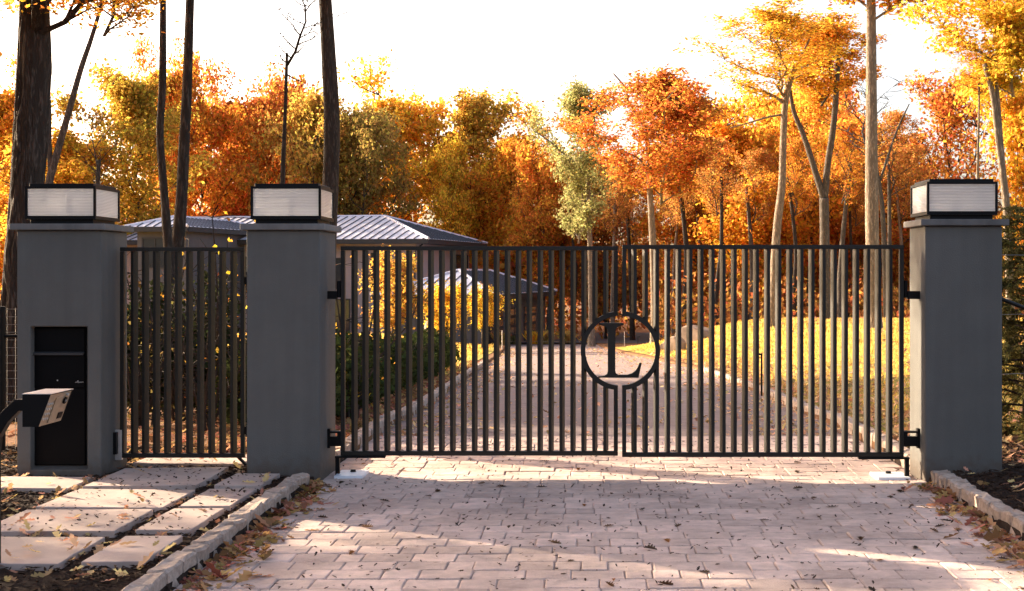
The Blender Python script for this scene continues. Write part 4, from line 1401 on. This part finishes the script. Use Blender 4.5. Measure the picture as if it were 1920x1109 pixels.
# conifers by the lone pillar
def spruce(label, x, y, H, R, seed, col):
    rng = np.random.default_rng(seed)
    z0 = gz(x, y)
    root = thing('spruce', label, 'conifer', (x, y, z0))
    obj('trunk', MB().tube([(0, 0, -.2), (0, 0, H * .5), (0, 0, H)], [.07, .045, .01], 8).mesh('trunk', smooth=True), M_OAKBARK, root)
    br = MB(); C = []; A = []
    nb = int(H * 34)
    for i in range(nb):
        t = i / nb
        h = .08 + t * (H - .15); az = i * 2.4 + rng.normal(0, .3)
        Lb = R * (1 - t) ** .8 * rng.uniform(.75, 1.1) + .05
        d = Vector((math.cos(az), math.sin(az), rng.uniform(-.25, .45))); p = Vector((0, 0, h)); pts = [p.copy()]
        for s in range(4):
            p = p + d * Lb / 4; d.z -= .08 + .05 * (s == 0); d.z += .11 * (s > 1); pts.append(p.copy())
        br.tube(pts, [.012, .01, .008, .005, .003], 4, False)
        m_ = int(48 * Lb / R) + 8
        for q in range(m_):
            u = rng.uniform(.2, 1) * 4; k = min(3, int(u)); b_ = pts[k].lerp(pts[k + 1], u - k)
            side = Vector((-math.sin(az), math.cos(az), 0)) * rng.normal(0, .5) + Vector((math.cos(az), math.sin(az), 0)) * rng.uniform(.2, .9) + Vector((0, 0, rng.normal(0, .25)))
            side.normalize(); ln = rng.uniform(.08, .2)
            e = b_ + side * ln
            for w in range(13):
                c_ = b_.lerp(e, rng.uniform(.1, 1)); C.append(list(c_)); dd = side + Vector(rng.normal(0, .55, 3)); A.append(list(dd.normalized()))
    obj('branches', br.mesh('branches'), M_OAKBARK, root)
    C = np.array(C); A = np.array(A); n = len(C)
    Bv = np.cross(A, rng.normal(size=(n, 3))); Bv /= np.linalg.norm(Bv, axis=1)[:, None]
    ln = rng.uniform(.04, .085, n)[:, None]
    v = np.stack([C - Bv * .0075, C + A * ln, C + Bv * .0075], 1).reshape(-1, 3)
    c = obj('needles', mesh_arrays('needles', v, np.arange(3 * n).reshape(-1, 3)), M_EVER, root); c.color = (*col, 1); c['kind'] = 'stuff'
    return root


spruce('olive green spruce standing close behind the lone pillar', 4.2, 13.1, 2.3, .9, 1, (.16, .14, .05))
spruce('second spruce in the row, set back behind the spruce near the lone pillar', 5.9, 15.2, 2.6, 1.0, 2, (.13, .12, .045))

# ------------------------------------------------------------------ distant woods as one mass: undergrowth, trunks, farther crowns
rng = np.random.default_rng(77)
n = 26000
Yv = rng.uniform(92, 135, n); px = rng.uniform(-250, 2150, n)
X = (px - CX) * Yv / F
base_h = 5.5 + 2.2 * vnoise(X * .13, Yv * .1) + 1.5 * vnoise(X * .5, Yv * .4)
Z = base(Yv) + base_h * rng.random(n) ** .8
C = np.stack([X, Yv, Z], 1)
v1, f1 = leaves_arrays(C, .5, rng)
n2 = 26000
Yv = rng.uniform(112, 150, n2); px = rng.uniform(-250, 2150, n2); X = (px - CX) * Yv / F
hh_ = 6.0 + 2.5 * vnoise(X * .12, Yv * .12) + 2 * vnoise(X * .4, Yv * .4)
Z = base(Yv) + 2 + (hh_ - 2) * rng.random(n2)
v2, f2 = leaves_arrays(np.stack([X, Yv, Z], 1), .55, rng)
fw = obj('distant_woods', mesh_arrays('distant_woods', np.concatenate([v1, v2]), np.concatenate([f1, f2 + len(v1)])), M_LEAF)
fw.color = (.46, .2, .06, 1); tag(fw, 'rust brown mass of farther woodland behind the standing trees', 'woodland', kind='stuff')
# orange undergrowth closer on the right, behind the lawn
n = 14000
Yv = rng.uniform(66, 90, n); px = rng.uniform(1060, 2050, n); X = (px - CX) * Yv / F
ok = ~((X < 10) & (Yv < 90) & (px < 1235))
Z = base(Yv) + (2.6 + 1.6 * vnoise(X * .4, Yv * .3)) * rng.random(n) ** .9
v1, f1 = leaves_arrays(np.stack([X, Yv, Z], 1)[ok], .3, rng)
un = obj('undergrowth', mesh_arrays('undergrowth', v1, f1), M_LEAF); un.color = (.48, .21, .06, 1)
tag(un, 'brown orange undergrowth along the wood edge behind the lawn', 'undergrowth', kind='stuff')
# trunks one can tell apart behind the bars
TR = [(1010, 92, 9), (1052, 96, 7), (1075, 90, 6), (1150, 84, 8), (1186, 86, 9), (1262, 80, 7), (1283, 74, 12), (1318, 82, 6), (1345, 70, 9), (1372, 78, 7), (1410, 74, 10), (1432, 84, 6), (1490, 70, 9), (1517, 78, 7), (1578, 66, 11), (1604, 76, 7), (1668, 64, 9), (1688, 74, 8)]
for i, (px_, Y_, w_) in enumerate(TR):
    x_ = WX(px_, Y_); z_ = gz(x_, Y_)
    lefts = [p_ for p_, _, _ in TR if p_ < 1163][::-1]; rights = [p_ for p_, _, _ in TR if p_ > 1163]
    nth = ['first', 'second', 'third', 'fourth', 'fifth', 'sixth', 'seventh', 'eighth', 'ninth', 'tenth', 'eleventh', 'twelfth', 'thirteenth', 'fourteenth', 'fifteenth']
    lab = ('slim wood edge trunk behind the slats, %s one left of the ring centre' % nth[lefts.index(px_)]) if px_ < 1163 else ('slim wood edge trunk behind the slats, %s one right of the ring centre' % nth[rights.index(px_)])
    o = thing('tree', lab, 'tree', (x_, Y_, z_), 'slim trunks behind the gate slats')
    r_ = w_ * Y_ / F / 2; q = random.Random(i)
    obj('trunk', trunk_mesh([(0, 0, -.3), (q.uniform(-.1, .1), 0, 2.5), (q.uniform(-.2, .2), q.uniform(-.2, .2), 5), (q.uniform(-.5, .5), 0, 8.5)], [r_ * 1.2, r_, r_ * .85, r_ * .6], 8, 4, .06, i), q.choice([M_OAKBARK, M_GREYBARK, M_PALEBARK]), o)
    lo = obj('limbs', limb_mesh('sparse1', M_GREYBARK), None, o, (0, 0, 6.5)); lo.scale = (.5, .5, .45); lo.rotation_euler = (0, 0, q.uniform(0, 6))
    co = obj('crown', ARCH['sparse1'][1], None, o, (0, 0, 6.5)); co.scale = (.5, .5, .45); co.rotation_euler = lo.rotation_euler; co.color = (*q.choice([RUST, ORANGE, BROWN]), 1)

# trees standing outside the picture on the sunny side, whose shade falls on the drive
SH = [(-9.5, 10.2, 'tall2', 2.4), (-13.5, 11.7, 'oak4', 2.6), (-8.5, 8.2, 'near', 2.2), (-13, 10, 'tall2', 3), (-18, 16.5, 'sparse1', 3.5), 
      (-18.4, 30.2, 'oak1', 4.5), (-21, 34.5, 'oak2', 4.5), (-23, 38.5, 'oak4', 4.5), (-27, 36, 'oak3', 5.5), (-30, 39, 'oak1', 5.5)]
for i, (x_, y_, ar, h0) in enumerate(SH):
    z_ = gz(x_, y_)
    o = thing('tree', 'amber tree of the grove outside the picture beyond the mailbox pillar', 'tree', (x_, y_, z_), 'grove beyond the mailbox pillar')
    obj('trunk', trunk_mesh([(0, 0, -.3), (0, 0, 3), (.2, 0, 7)], [.25, .2, .14], 10, 4, .06, i), M_OAKBARK, o)
    lm, cm, H0, R0_ = ARCH[ar]
    for nm, me_ in (('limbs', limb_mesh(ar, M_OAKBARK)), ('crown', cm)):
        c = obj(nm, me_, None, o, (0.2, 0, h0)); c.scale = (1.0, 1.0, 1.05); c.rotation_euler = (0, 0, i * 1.3); c.color = (*AMBER, 1)

# unseen woods added behind the viewer to cut sky light on the gate fronts
n = 9000
X = rng.uniform(-60, 60, n); Yv = -rng.uniform(16, 28, n)
Z = rng.random(n) * (6 + 2 * vnoise(X * .15, Yv * .1))
v1, f1 = leaves_arrays(np.stack([X, Yv, Z], 1), .9, rng)
rw = obj('sky_blocking_woods', mesh_arrays('sky_blocking_woods', v1, f1), M_LEAF); rw.color = (.2, .12, .05, 1)
tag(rw, 'unseen woodland added behind the viewer to darken the gate fronts', 'woodland', kind='stuff')

# ------------------------------------------------------------------ fences at the two edges
root = thing('wire_fence', 'black post and wire mesh fence beside the mailbox pillar', 'fence', (-5.1, 12.2, 0))
def fp3(px, py, Y): return P(px, py, Y) - Vector((-5.1, 12.2, 0))
obj('post', MB().tube([(WX(4, 12.2) + 5.1, 0, -.3), (WX(4, 12.2) + 5.1, 0, WZ(575, 12.2))], .03, 10).mesh('post'), M_BLACK, root)
obj('rail', MB().tube([(-1.6, 0, WZ(634, 12.2)), (.62, 0, WZ(629, 12.2))], .016, 8).mesh('rail'), M_BLACK, root)
wm = MB()
for k in range(15):
    z = WZ(580 + k * 14.5, 12.2); wm.tube([(-1.6, .02, z), (.62, .02, z)], .0022, 4, False)
for k in range(30):
    x = -1.55 + k * .075; wm.tube([(x, .02, .02), (x, .02, WZ(578, 12.2))], .002, 4, False)
w_ = obj('wire_mesh', wm.mesh('wire_mesh'), M_WIRE, root); w_['kind'] = 'stuff'

root = thing('wire_fence', 'black rail fence with wire running from the lone pillar past the spruce', 'fence', (3.25, 11.3, 0))
obj('rail', MB().tube([(-.02, 0, WZ(546, 11.3)), (1.6, .9, WZ(546, 11.3) - .55)], .017, 8).mesh('rail'), M_BLACK, root)
wm = MB()
for k in range(3):
    z = 1.75 - k * .5; wm.tube([(-.02, .03, z), (1.7, .93, z)], .0022, 4, False)
obj('wire', wm.mesh('wire'), M_WIRE, root)
obj('post', MB().tube([(1.6, .9, -.3), (1.6, .9, 1.9)], .03, 10).mesh('post'), M_BLACK, root)


# ------------------------------------------------------------------ rocks, stakes, path lights, planting by the garage
def boulder(label, px, py, Y, w, h, seed, d=None):
    bm = bmesh.new(); bmesh.ops.create_icosphere(bm, subdivisions=3, radius=1)
    r = random.Random(seed)
    cuts = [(Vector((r.gauss(0, 1), r.gauss(0, 1), r.gauss(0, .8))).normalized(), r.uniform(.55, .85)) for _ in range(14)]
    for v in bm.verts:
        for nrm, dd in cuts:
            e = v.co.dot(nrm) - dd
            if e > 0: v.co -= nrm * e
        v.co += v.co * r.uniform(-.02, .02)
        v.co.x *= w / 2; v.co.y *= (d or w) / 2; v.co.z *= h
    me = bpy.data.meshes.new('boulder'); bm.to_mesh(me); bm.free()
    x = WX(px, Y)
    o = obj('boulder', me, M_ROCK, None, (x, Y, gz(x, Y) + h * .15)); o.rotation_euler = (0, 0, r.uniform(0, 6))
    return tag(o, label, 'boulder')


boulder('pale pointed boulder on the strip of lawn before the garage', 812, 634, 58, 1.1, 1.05, 1)
boulder('tan boulder at the crest of the lawn just right of the ring', 1268, 618, 47, .85, .5, 2)
boulder('grey rough boulder behind the tan boulder on the lawn crest', 1306, 606, 50, 1.7, .55, 3)
boulder('low pale boulder at the wood edge nearest the ring', 1246, 626, 49, .7, .45, 4)
for lab, px, py0, py1, Y in (('pale driveway marker stake inside the ring beside the stem of the letter', 1171, 622, 646, 66), ('pale driveway marker stake inside the ring near its outer edge', 1219.5, 624, 656, 57), ('pale driveway marker stake in front of the garage doors', 941.5, 620, 646, 58)):
    x = WX(px, Y); z0 = gz(x, Y)
    o = obj('marker_stake', MB().tube([(0, 0, -.2), (0, 0, max(.5, WZ(py0, Y) - z0))], .017, 6).mesh('marker_stake'), M_STAKE, None, (x, Y, z0))
    tag(o, lab, 'stake', 'driveway marker stakes')
for lab, px, py0, Y, s in (('black path light with a short arm on the lawn behind the sunlit gate leaf', 1428, 663, 22.5, -1), ('small black path light at the rim of the parking court', 1196, 633, 62, 1)):
    x = WX(px, Y); z0 = gz(x, Y); h = max(.4, WZ(py0, Y) - z0)
    r_ = thing('path_light', lab, 'path light', (x, Y, z0))
    obj('post', MB().box(-.014, .014, -.014, .014, -.2, h).mesh('post'), M_BLACK, r_)
    obj('head', MB().box(min(.016 * s, s * .1), max(.016 * s, s * .1), -.03, .03, h - .03, h).mesh('head'), M_BLACK, r_)


def clump(label, px, Y, h, n, col, seed):
    rng = np.random.default_rng(seed)
    x = WX(px, Y); z0 = gz(x, Y)
    az = rng.uniform(0, 6.28, n); sp = rng.uniform(.1, .75, n)
    b = np.stack([rng.normal(0, .08, n), rng.normal(0, .08, n), np.zeros(n)], 1)
    t_ = b + np.stack([np.cos(az) * sp * h, np.sin(az) * sp * h, h * rng.uniform(.5, 1, n)], 1)
    m_ = b * .4 + t_ * .6 + np.array([0, 0, .12 * h])
    wd = np.stack([-np.sin(az), np.cos(az), 0 * az], 1) * .022
    v = np.stack([b - wd, b + wd, m_ + wd, t_, m_ - wd], 1).reshape(-1, 3)
    o = obj('ornamental_grass', mesh_arrays('ornamental_grass', v, np.arange(5 * n).reshape(-1, 5)), M_LEAF, None, (x, Y, z0))
    o.color = (*col, 1)
    return tag(o, label, 'grass clump', 'grass clumps by the garage')


for i, (px, Y, h, col, lab) in enumerate([(938, 71, .7, (.5, .36, .12), 'straw grass clump at the near corner of the garage'), (1000, 72, .75, YEL, 'bright yellow grass clump before the middle garage door'), (1024, 74, .8, (.6, .42, .16), 'pale straw grass clump next to the bright yellow one'),
                                          (1063, 75, .75, (.55, .4, .12), 'straw grass clump at the far end of the garage bed'), (1098, 76, .4, (.6, .4, .1), 'low yellow grass clump inside the ring at the bed tip'), (962, 72, .5, (.2, .2, .08), 'greenish grass clump near the first garage door')]):
    clump(lab, px, Y, h, 260, col, 40 + i)
be = sheet('bed_edging', M_GRANITE, lambda y: -4.6 + 0 * y, lambda y: -.55 + 0 * y, [69.2, 69.55], lambda x, y: base(y) + .18, 8)

# ------------------------------------------------------------------ grass and fallen leaves
rng = np.random.default_rng(31)
def blades(n, xf, y0, y1, pw, size, zf):
    Yv = y0 + (y1 - y0) * rng.random(n) ** pw
    X = xf(Yv, n); Z = zf(X, Yv)
    az = rng.uniform(0, 6.28, n); s = size * rng.uniform(.6, 1.4, n) * (.6 + Yv / 45)
    bx = np.cos(az) * s * .22; by = np.sin(az) * s * .22
    lx = rng.normal(0, .35, n) * s; ly = rng.normal(0, .35, n) * s
    p = np.stack([X, Yv, Z], 1)
    return np.stack([p + np.stack([-bx, -by, 0 * s], 1), p + np.stack([bx, by, 0 * s], 1), p + np.stack([lx, ly, s], 1)], 1).reshape(-1, 3)
va = blades(70000, lambda Y, n: edgeR(Y) + .5 + 16 * rng.random(n) ** 1.1, 13.5, 58, 1.0, .055, lambda x, y: g(x, y) + .01)
vb = blades(26000, lambda Y, n: edgeL(Y) - .6 - 14 * rng.random(n), 32, 66, 1.0, .06, lambda x, y: g(x, y) + .01)
vv = np.concatenate([va, vb])
tag(obj('grass', mesh_arrays('grass', vv, np.arange(len(vv)).reshape(-1, 3)), M_GRASS), 'short yellow green grass growing over the lawns', 'grass', kind='stuff')


def litter(name, X, Yv, Z, size, m, label, curl=.35):
    """small lobed dry leaves, each bent and lying its own way"""
    n = len(X)
    out = np.array([(-.5, 0), (-.32, .13), (-.2, .08), (-.05, .27), (.08, .12), (.25, .22), (.5, 0), (.25, -.22), (.08, -.12), (-.05, -.27), (-.2, -.08), (-.32, -.13)])
    k = len(out)
    s = size * rng.uniform(.6, 1.35, n)
    az = rng.uniform(0, 6.28, n)
    tilt = rng.normal(0, .3, n); tilt2 = rng.normal(0, .3, n)
    cu = rng.uniform(-.2, 1, n) * curl * 2
    px_ = out[:, 0][None] * s[:, None]; py_ = out[:, 1][None] * s[:, None]
    pz_ = (cu[:, None] * (np.abs(out[:, 1])[None] * 1.3 + (out[:, 0] ** 2)[None] * .9)) * s[:, None] + px_ * tilt[:, None] + py_ * tilt2[:, None]
    pz_ = pz_ - pz_.min(1)[:, None] + .002
    wx = px_ * np.cos(az)[:, None] - py_ * np.sin(az)[:, None] + X[:, None]
    wy = px_ * np.sin(az)[:, None] + py_ * np.cos(az)[:, None] + Yv[:, None]
    v = np.stack([wx, wy, pz_ + Z[:, None]], 2).reshape(-1, 3)
    i0 = (np.arange(n) * k)[:, None]
    quads = np.array([(0, 1, 2, 11), (2, 3, 4, 10), (10, 4, 4, 10)])
    tri = np.array([(0, 1, 11), (1, 2, 10), (1, 10, 11), (2, 3, 4), (2, 4, 8), (2, 8, 10), (8, 9, 10), (4, 5, 6), (4, 6, 8), (6, 7, 8)])
    f = (i0[:, :, None] + tri[None]).reshape(-1, 3)
    return tag(obj(name, mesh_arrays(name, v, f), m), label, 'leaves', kind='stuff')


def band(n, y0, y1, pw=1.4):
    return y0 + (y1 - y0) * rng.random(n) ** pw

# bed between hedge and kerb, and beside the drive
n = 7500; Yv = band(n, 11.6, 40); X = edgeL(Yv) - .14 - np.abs(rng.normal(0, 1.1, n)); Z = g(X, Yv) + .0
litter('leaf_litter', X, Yv, Z, .095, M_LITTER, 'brown leaf litter in the bed under the hedge')
n = 2600; Yv = band(n, 11.4, 24, 1.2); X = rng.uniform(-9, -2.4, n); Z = g(X, Yv) + .005
litter('leaf_litter', X, Yv, Z, .09, M_LITTER, 'brown leaf litter on the ground behind the pedestrian gate')
n = 7000; Yv = band(n, 11.3, 45, 1.2); X = edgeR(Yv) + .12 + np.abs(rng.normal(0, 1.2, n)); Z = g(X, Yv) + .03
litter('leaf_litter', X, Yv, Z, .095, M_LEAFTAN, 'tan leaf litter along the verge of the bright lawn')
n = 9000; Yv = band(n, 15, 52, 1.0); X = edgeR(Yv) + 15 * rng.random(n); k = vnoise(X * .5, Yv * .35) + rng.normal(0, .5, n) > -.2; X, Yv = X[k], Yv[k]; Z = g(X, Yv) + .06
litter('leaf_litter', X, Yv, Z, .13, M_LEAFTAN, 'tan leaves strewn over the bright lawn')
n = 3400; Yv = band(n, 13.9, 62, 1.3); u = rng.random(n); u = np.where(rng.random(n) < .45, u, np.where(rng.random(n) < .5, u * .12, 1 - u * .2)); X = edgeL(Yv) + u * (edgeR(Yv) - edgeL(Yv)); Z = base(Yv) - .048
litter('leaf_litter', X, Yv, Z, .085, M_LEAFTAN, 'dry leaves strewn along the asphalt drive')
# soil in front
def soil_free(X, Y):
    k = np.ones(len(X), bool)
    for (a, b, c, d) in [(LP[0], LP[1], FY, 11.31), (MP[0], MP[1], FY, 11.36), (RP[0], RP[1], FY, 11.22)]:
        k &= ~((X > a - .03) & (X < b + .03) & (Y > c - .03) & (Y < d + .03))
    return k
n = 800; Yv = rng.uniform(7, 11.6, n); X = rng.uniform(-5.4, -2.32, n); k = soil_free(X, Yv); X, Yv = X[k], Yv[k]
onslab = np.zeros(len(X), bool)
for _, a, b, c, d in SLABS: onslab |= (X > a) & (X < b) & (Yv > c) & (Yv < d)
k = ~onslab | (rng.random(len(X)) < .25); X, Yv, onslab = X[k], Yv[k], onslab[k]
litter('leaf_litter', X, Yv, g(X, Yv) + np.where(onslab, .042, .012), .085, M_LEAFTAN, 'pale leaves between the stepping slabs')
n = 420; Yv = rng.uniform(7, 13, n); X = rng.uniform(2.8, 5.2, n); k = soil_free(X, Yv); X, Yv = X[k], Yv[k]
litter('leaf_litter', X, Yv, g(X, Yv) + .055, .085, M_LEAFTAN, 'pale leaves on the dark mulch by the lone pillar')
# drift of leaves in the two gutters
n = 330; Yv = rng.uniform(6.9, 10.6, n); X = -2.15 + np.abs(rng.normal(0, .11, n)) * (1 + .8 * vnoise(Yv * 2.2, Yv * 0)); litter('leaf_litter', X, Yv, np.full(n, PZ), .1, M_LITTER, 'rusty leaves drifted against the kerb by the slabs')
n = 260; Yv = rng.uniform(6.9, 10.6, n); X = 2.62 - np.abs(rng.normal(0, .12, n)) * (1 + .8 * vnoise(Yv * 2, Yv * 0)); litter('leaf_litter', X, Yv, np.full(n, PZ), .1, M_LITTER, 'rusty leaves drifted against the kerb by the lone pillar')
n = 1500; Yv = band(n, 6.9, 13.8, 1.0); X = rng.uniform(-2.1, 2.6, n); litter('leaf_scraps', X, Yv, np.full(n, PZ), .028, M_CHIP, 'dark leaf scraps scattered over the pavers', .5)
n = 500; Yv = rng.uniform(8, 11.8, n); X = rng.uniform(-3.75, -2.42, n); litter('leaf_scraps', X, Yv, np.full(n, .038), .03, M_CHIP, 'dark leaf scraps scattered over the stepping slabs', .5)

# bark mulch
def chips(n, X, Yv, Z):
    a, b, c = rot_frames(n, rng)
    up = np.array([0, 0, 1.0])
    a[:, 2] *= .35; b[:, 2] *= .35
    l = rng.uniform(.015, .05, n)[:, None]; w = rng.uniform(.006, .016, n)[:, None]; h = rng.uniform(.003, .008, n)[:, None]
    p = np.stack([X, Yv, Z], 1)
    v = np.stack([p - a * l, p + b * w, p + a * l, p - b * w, p + c * h + up * h], 1).reshape(-1, 3)
    i0 = (np.arange(n) * 5)[:, None, None]
    f = (i0 + np.array([(0, 1, 4), (1, 2, 4), (2, 3, 4), (3, 0, 4)])[None]).reshape(-1, 3)
    return v, f
n = 26000
Yv = rng.uniform(6.8, 12.5, n); X = np.where(rng.random(n) < .6, rng.uniform(-5.5, -2.3, n), rng.uniform(2.8, 5.4, n))
k = soil_free(X, Yv)
for _, a, b, c, d in SLABS: k &= ~((X > a - .01) & (X < b + .01) & (Yv > c - .01) & (Yv < d + .01))
X, Yv = X[k], Yv[k]
Z = g(X, Yv) + np.where(X > 0, .045, .006) + rng.uniform(0, .014, len(X))
v, f = chips(len(X), X, Yv, Z)
tag(obj('bark_mulch', mesh_arrays('bark_mulch', v, f), M_CHIP), 'dark shredded bark mulch around slabs and pillars', 'mulch', kind='stuff')

# single leaves on the pavers
def one_leaf(seed):
    r = random.Random(seed)
    out = [(-.62, 0), (-.5, .012), (-.38, .1), (-.3, .07), (-.2, .22), (-.1, .1), (.02, .3), (.12, .13), (.25, .26), (.3, .1), (.42, .12), (.52, 0)]
    top = out; bot = [(x, -y * r.uniform(.8, 1.1)) for x, y in out[1:-1]][::-1]
    spine = [(-.38, 0), (-.1, 0), (.12, 0), (.35, 0)]
    c1, c2, c3 = r.uniform(.2, 1.1), r.uniform(-.2, .9), r.uniform(-.5, .5)
    def z(x, y): return c1 * abs(y) + c2 * x * x * .8 + c3 * x * y
    vs = [(x, y, z(x, y)) for x, y in out]            # 0..11
    vs += [(x, y, z(x, y)) for x, y in [(x, -y) for x, y in out[1:-1]]]   # 12..21 mirrored, same order
    vs += [(x, 0, z(x, 0)) for x, _ in spine]         # 22..25
    sp = [0, 22, 22, 22, 23, 23, 24, 24, 25, 25, 25, 11]
    fs = []
    for i in range(11):
        a, b = sp[i], sp[i + 1]
        for side in (0, 1):
            o1 = i if (side == 0 or i == 0) else 11 + i
            o2 = i + 1 if (side == 0 or i + 1 == 11) else 12 + i
            poly = [o1, o2] + ([b] if b not in (o1, o2) else []) + ([a] if a not in (o1, o2, b) else [])
            if len(set(poly)) >= 3: fs.append(tuple(poly if side == 0 else poly[::-1]))
    mz = min(v[2] for v in vs)
    vs = [(x, y, q - mz + .01) for x, y, q in vs]
    me = bpy.data.meshes.new('fallen_leaf'); me.from_pydata(vs, [], fs)
    me.materials.append(leaf_one)
    return me


leaf_one = leaf_mat('fallen_leaf', .15, .05)
LM = [one_leaf(i) for i in range(8)]
rl = random.Random(17)
for i in range(90):
    y_ = 7.0 + 5.6 * rl.random(); x_ = rl.uniform(-2.05, 2.5)
    if rl.random() < .3: x_ = rl.choice([-2.05 + abs(rl.gauss(0, .15)), 2.5 - abs(rl.gauss(0, .2))])
    o = bpy.data.objects.new('fallen_leaf', LM[i % 8]); COL.objects.link(o)
    s = rl.uniform(.045, .1)
    o.location = (x_, y_, PZ + .003); o.scale = (s, s, s * rl.uniform(.3, .9)); o.rotation_euler = (rl.uniform(-.15, .15), rl.uniform(-.15, .15), rl.uniform(0, 6.28))
    o.color = (*rl.choice([(.16, .09, .05), (.09, .05, .03), (.3, .13, .05), (.07, .05, .035), (.06, .045, .035), (.1, .07, .05), (.2, .13, .08)]), 1)
    tag(o, 'dry curled oak leaf lying on the pavers before the driveway gate', 'leaf', 'fallen leaves on the pavers')
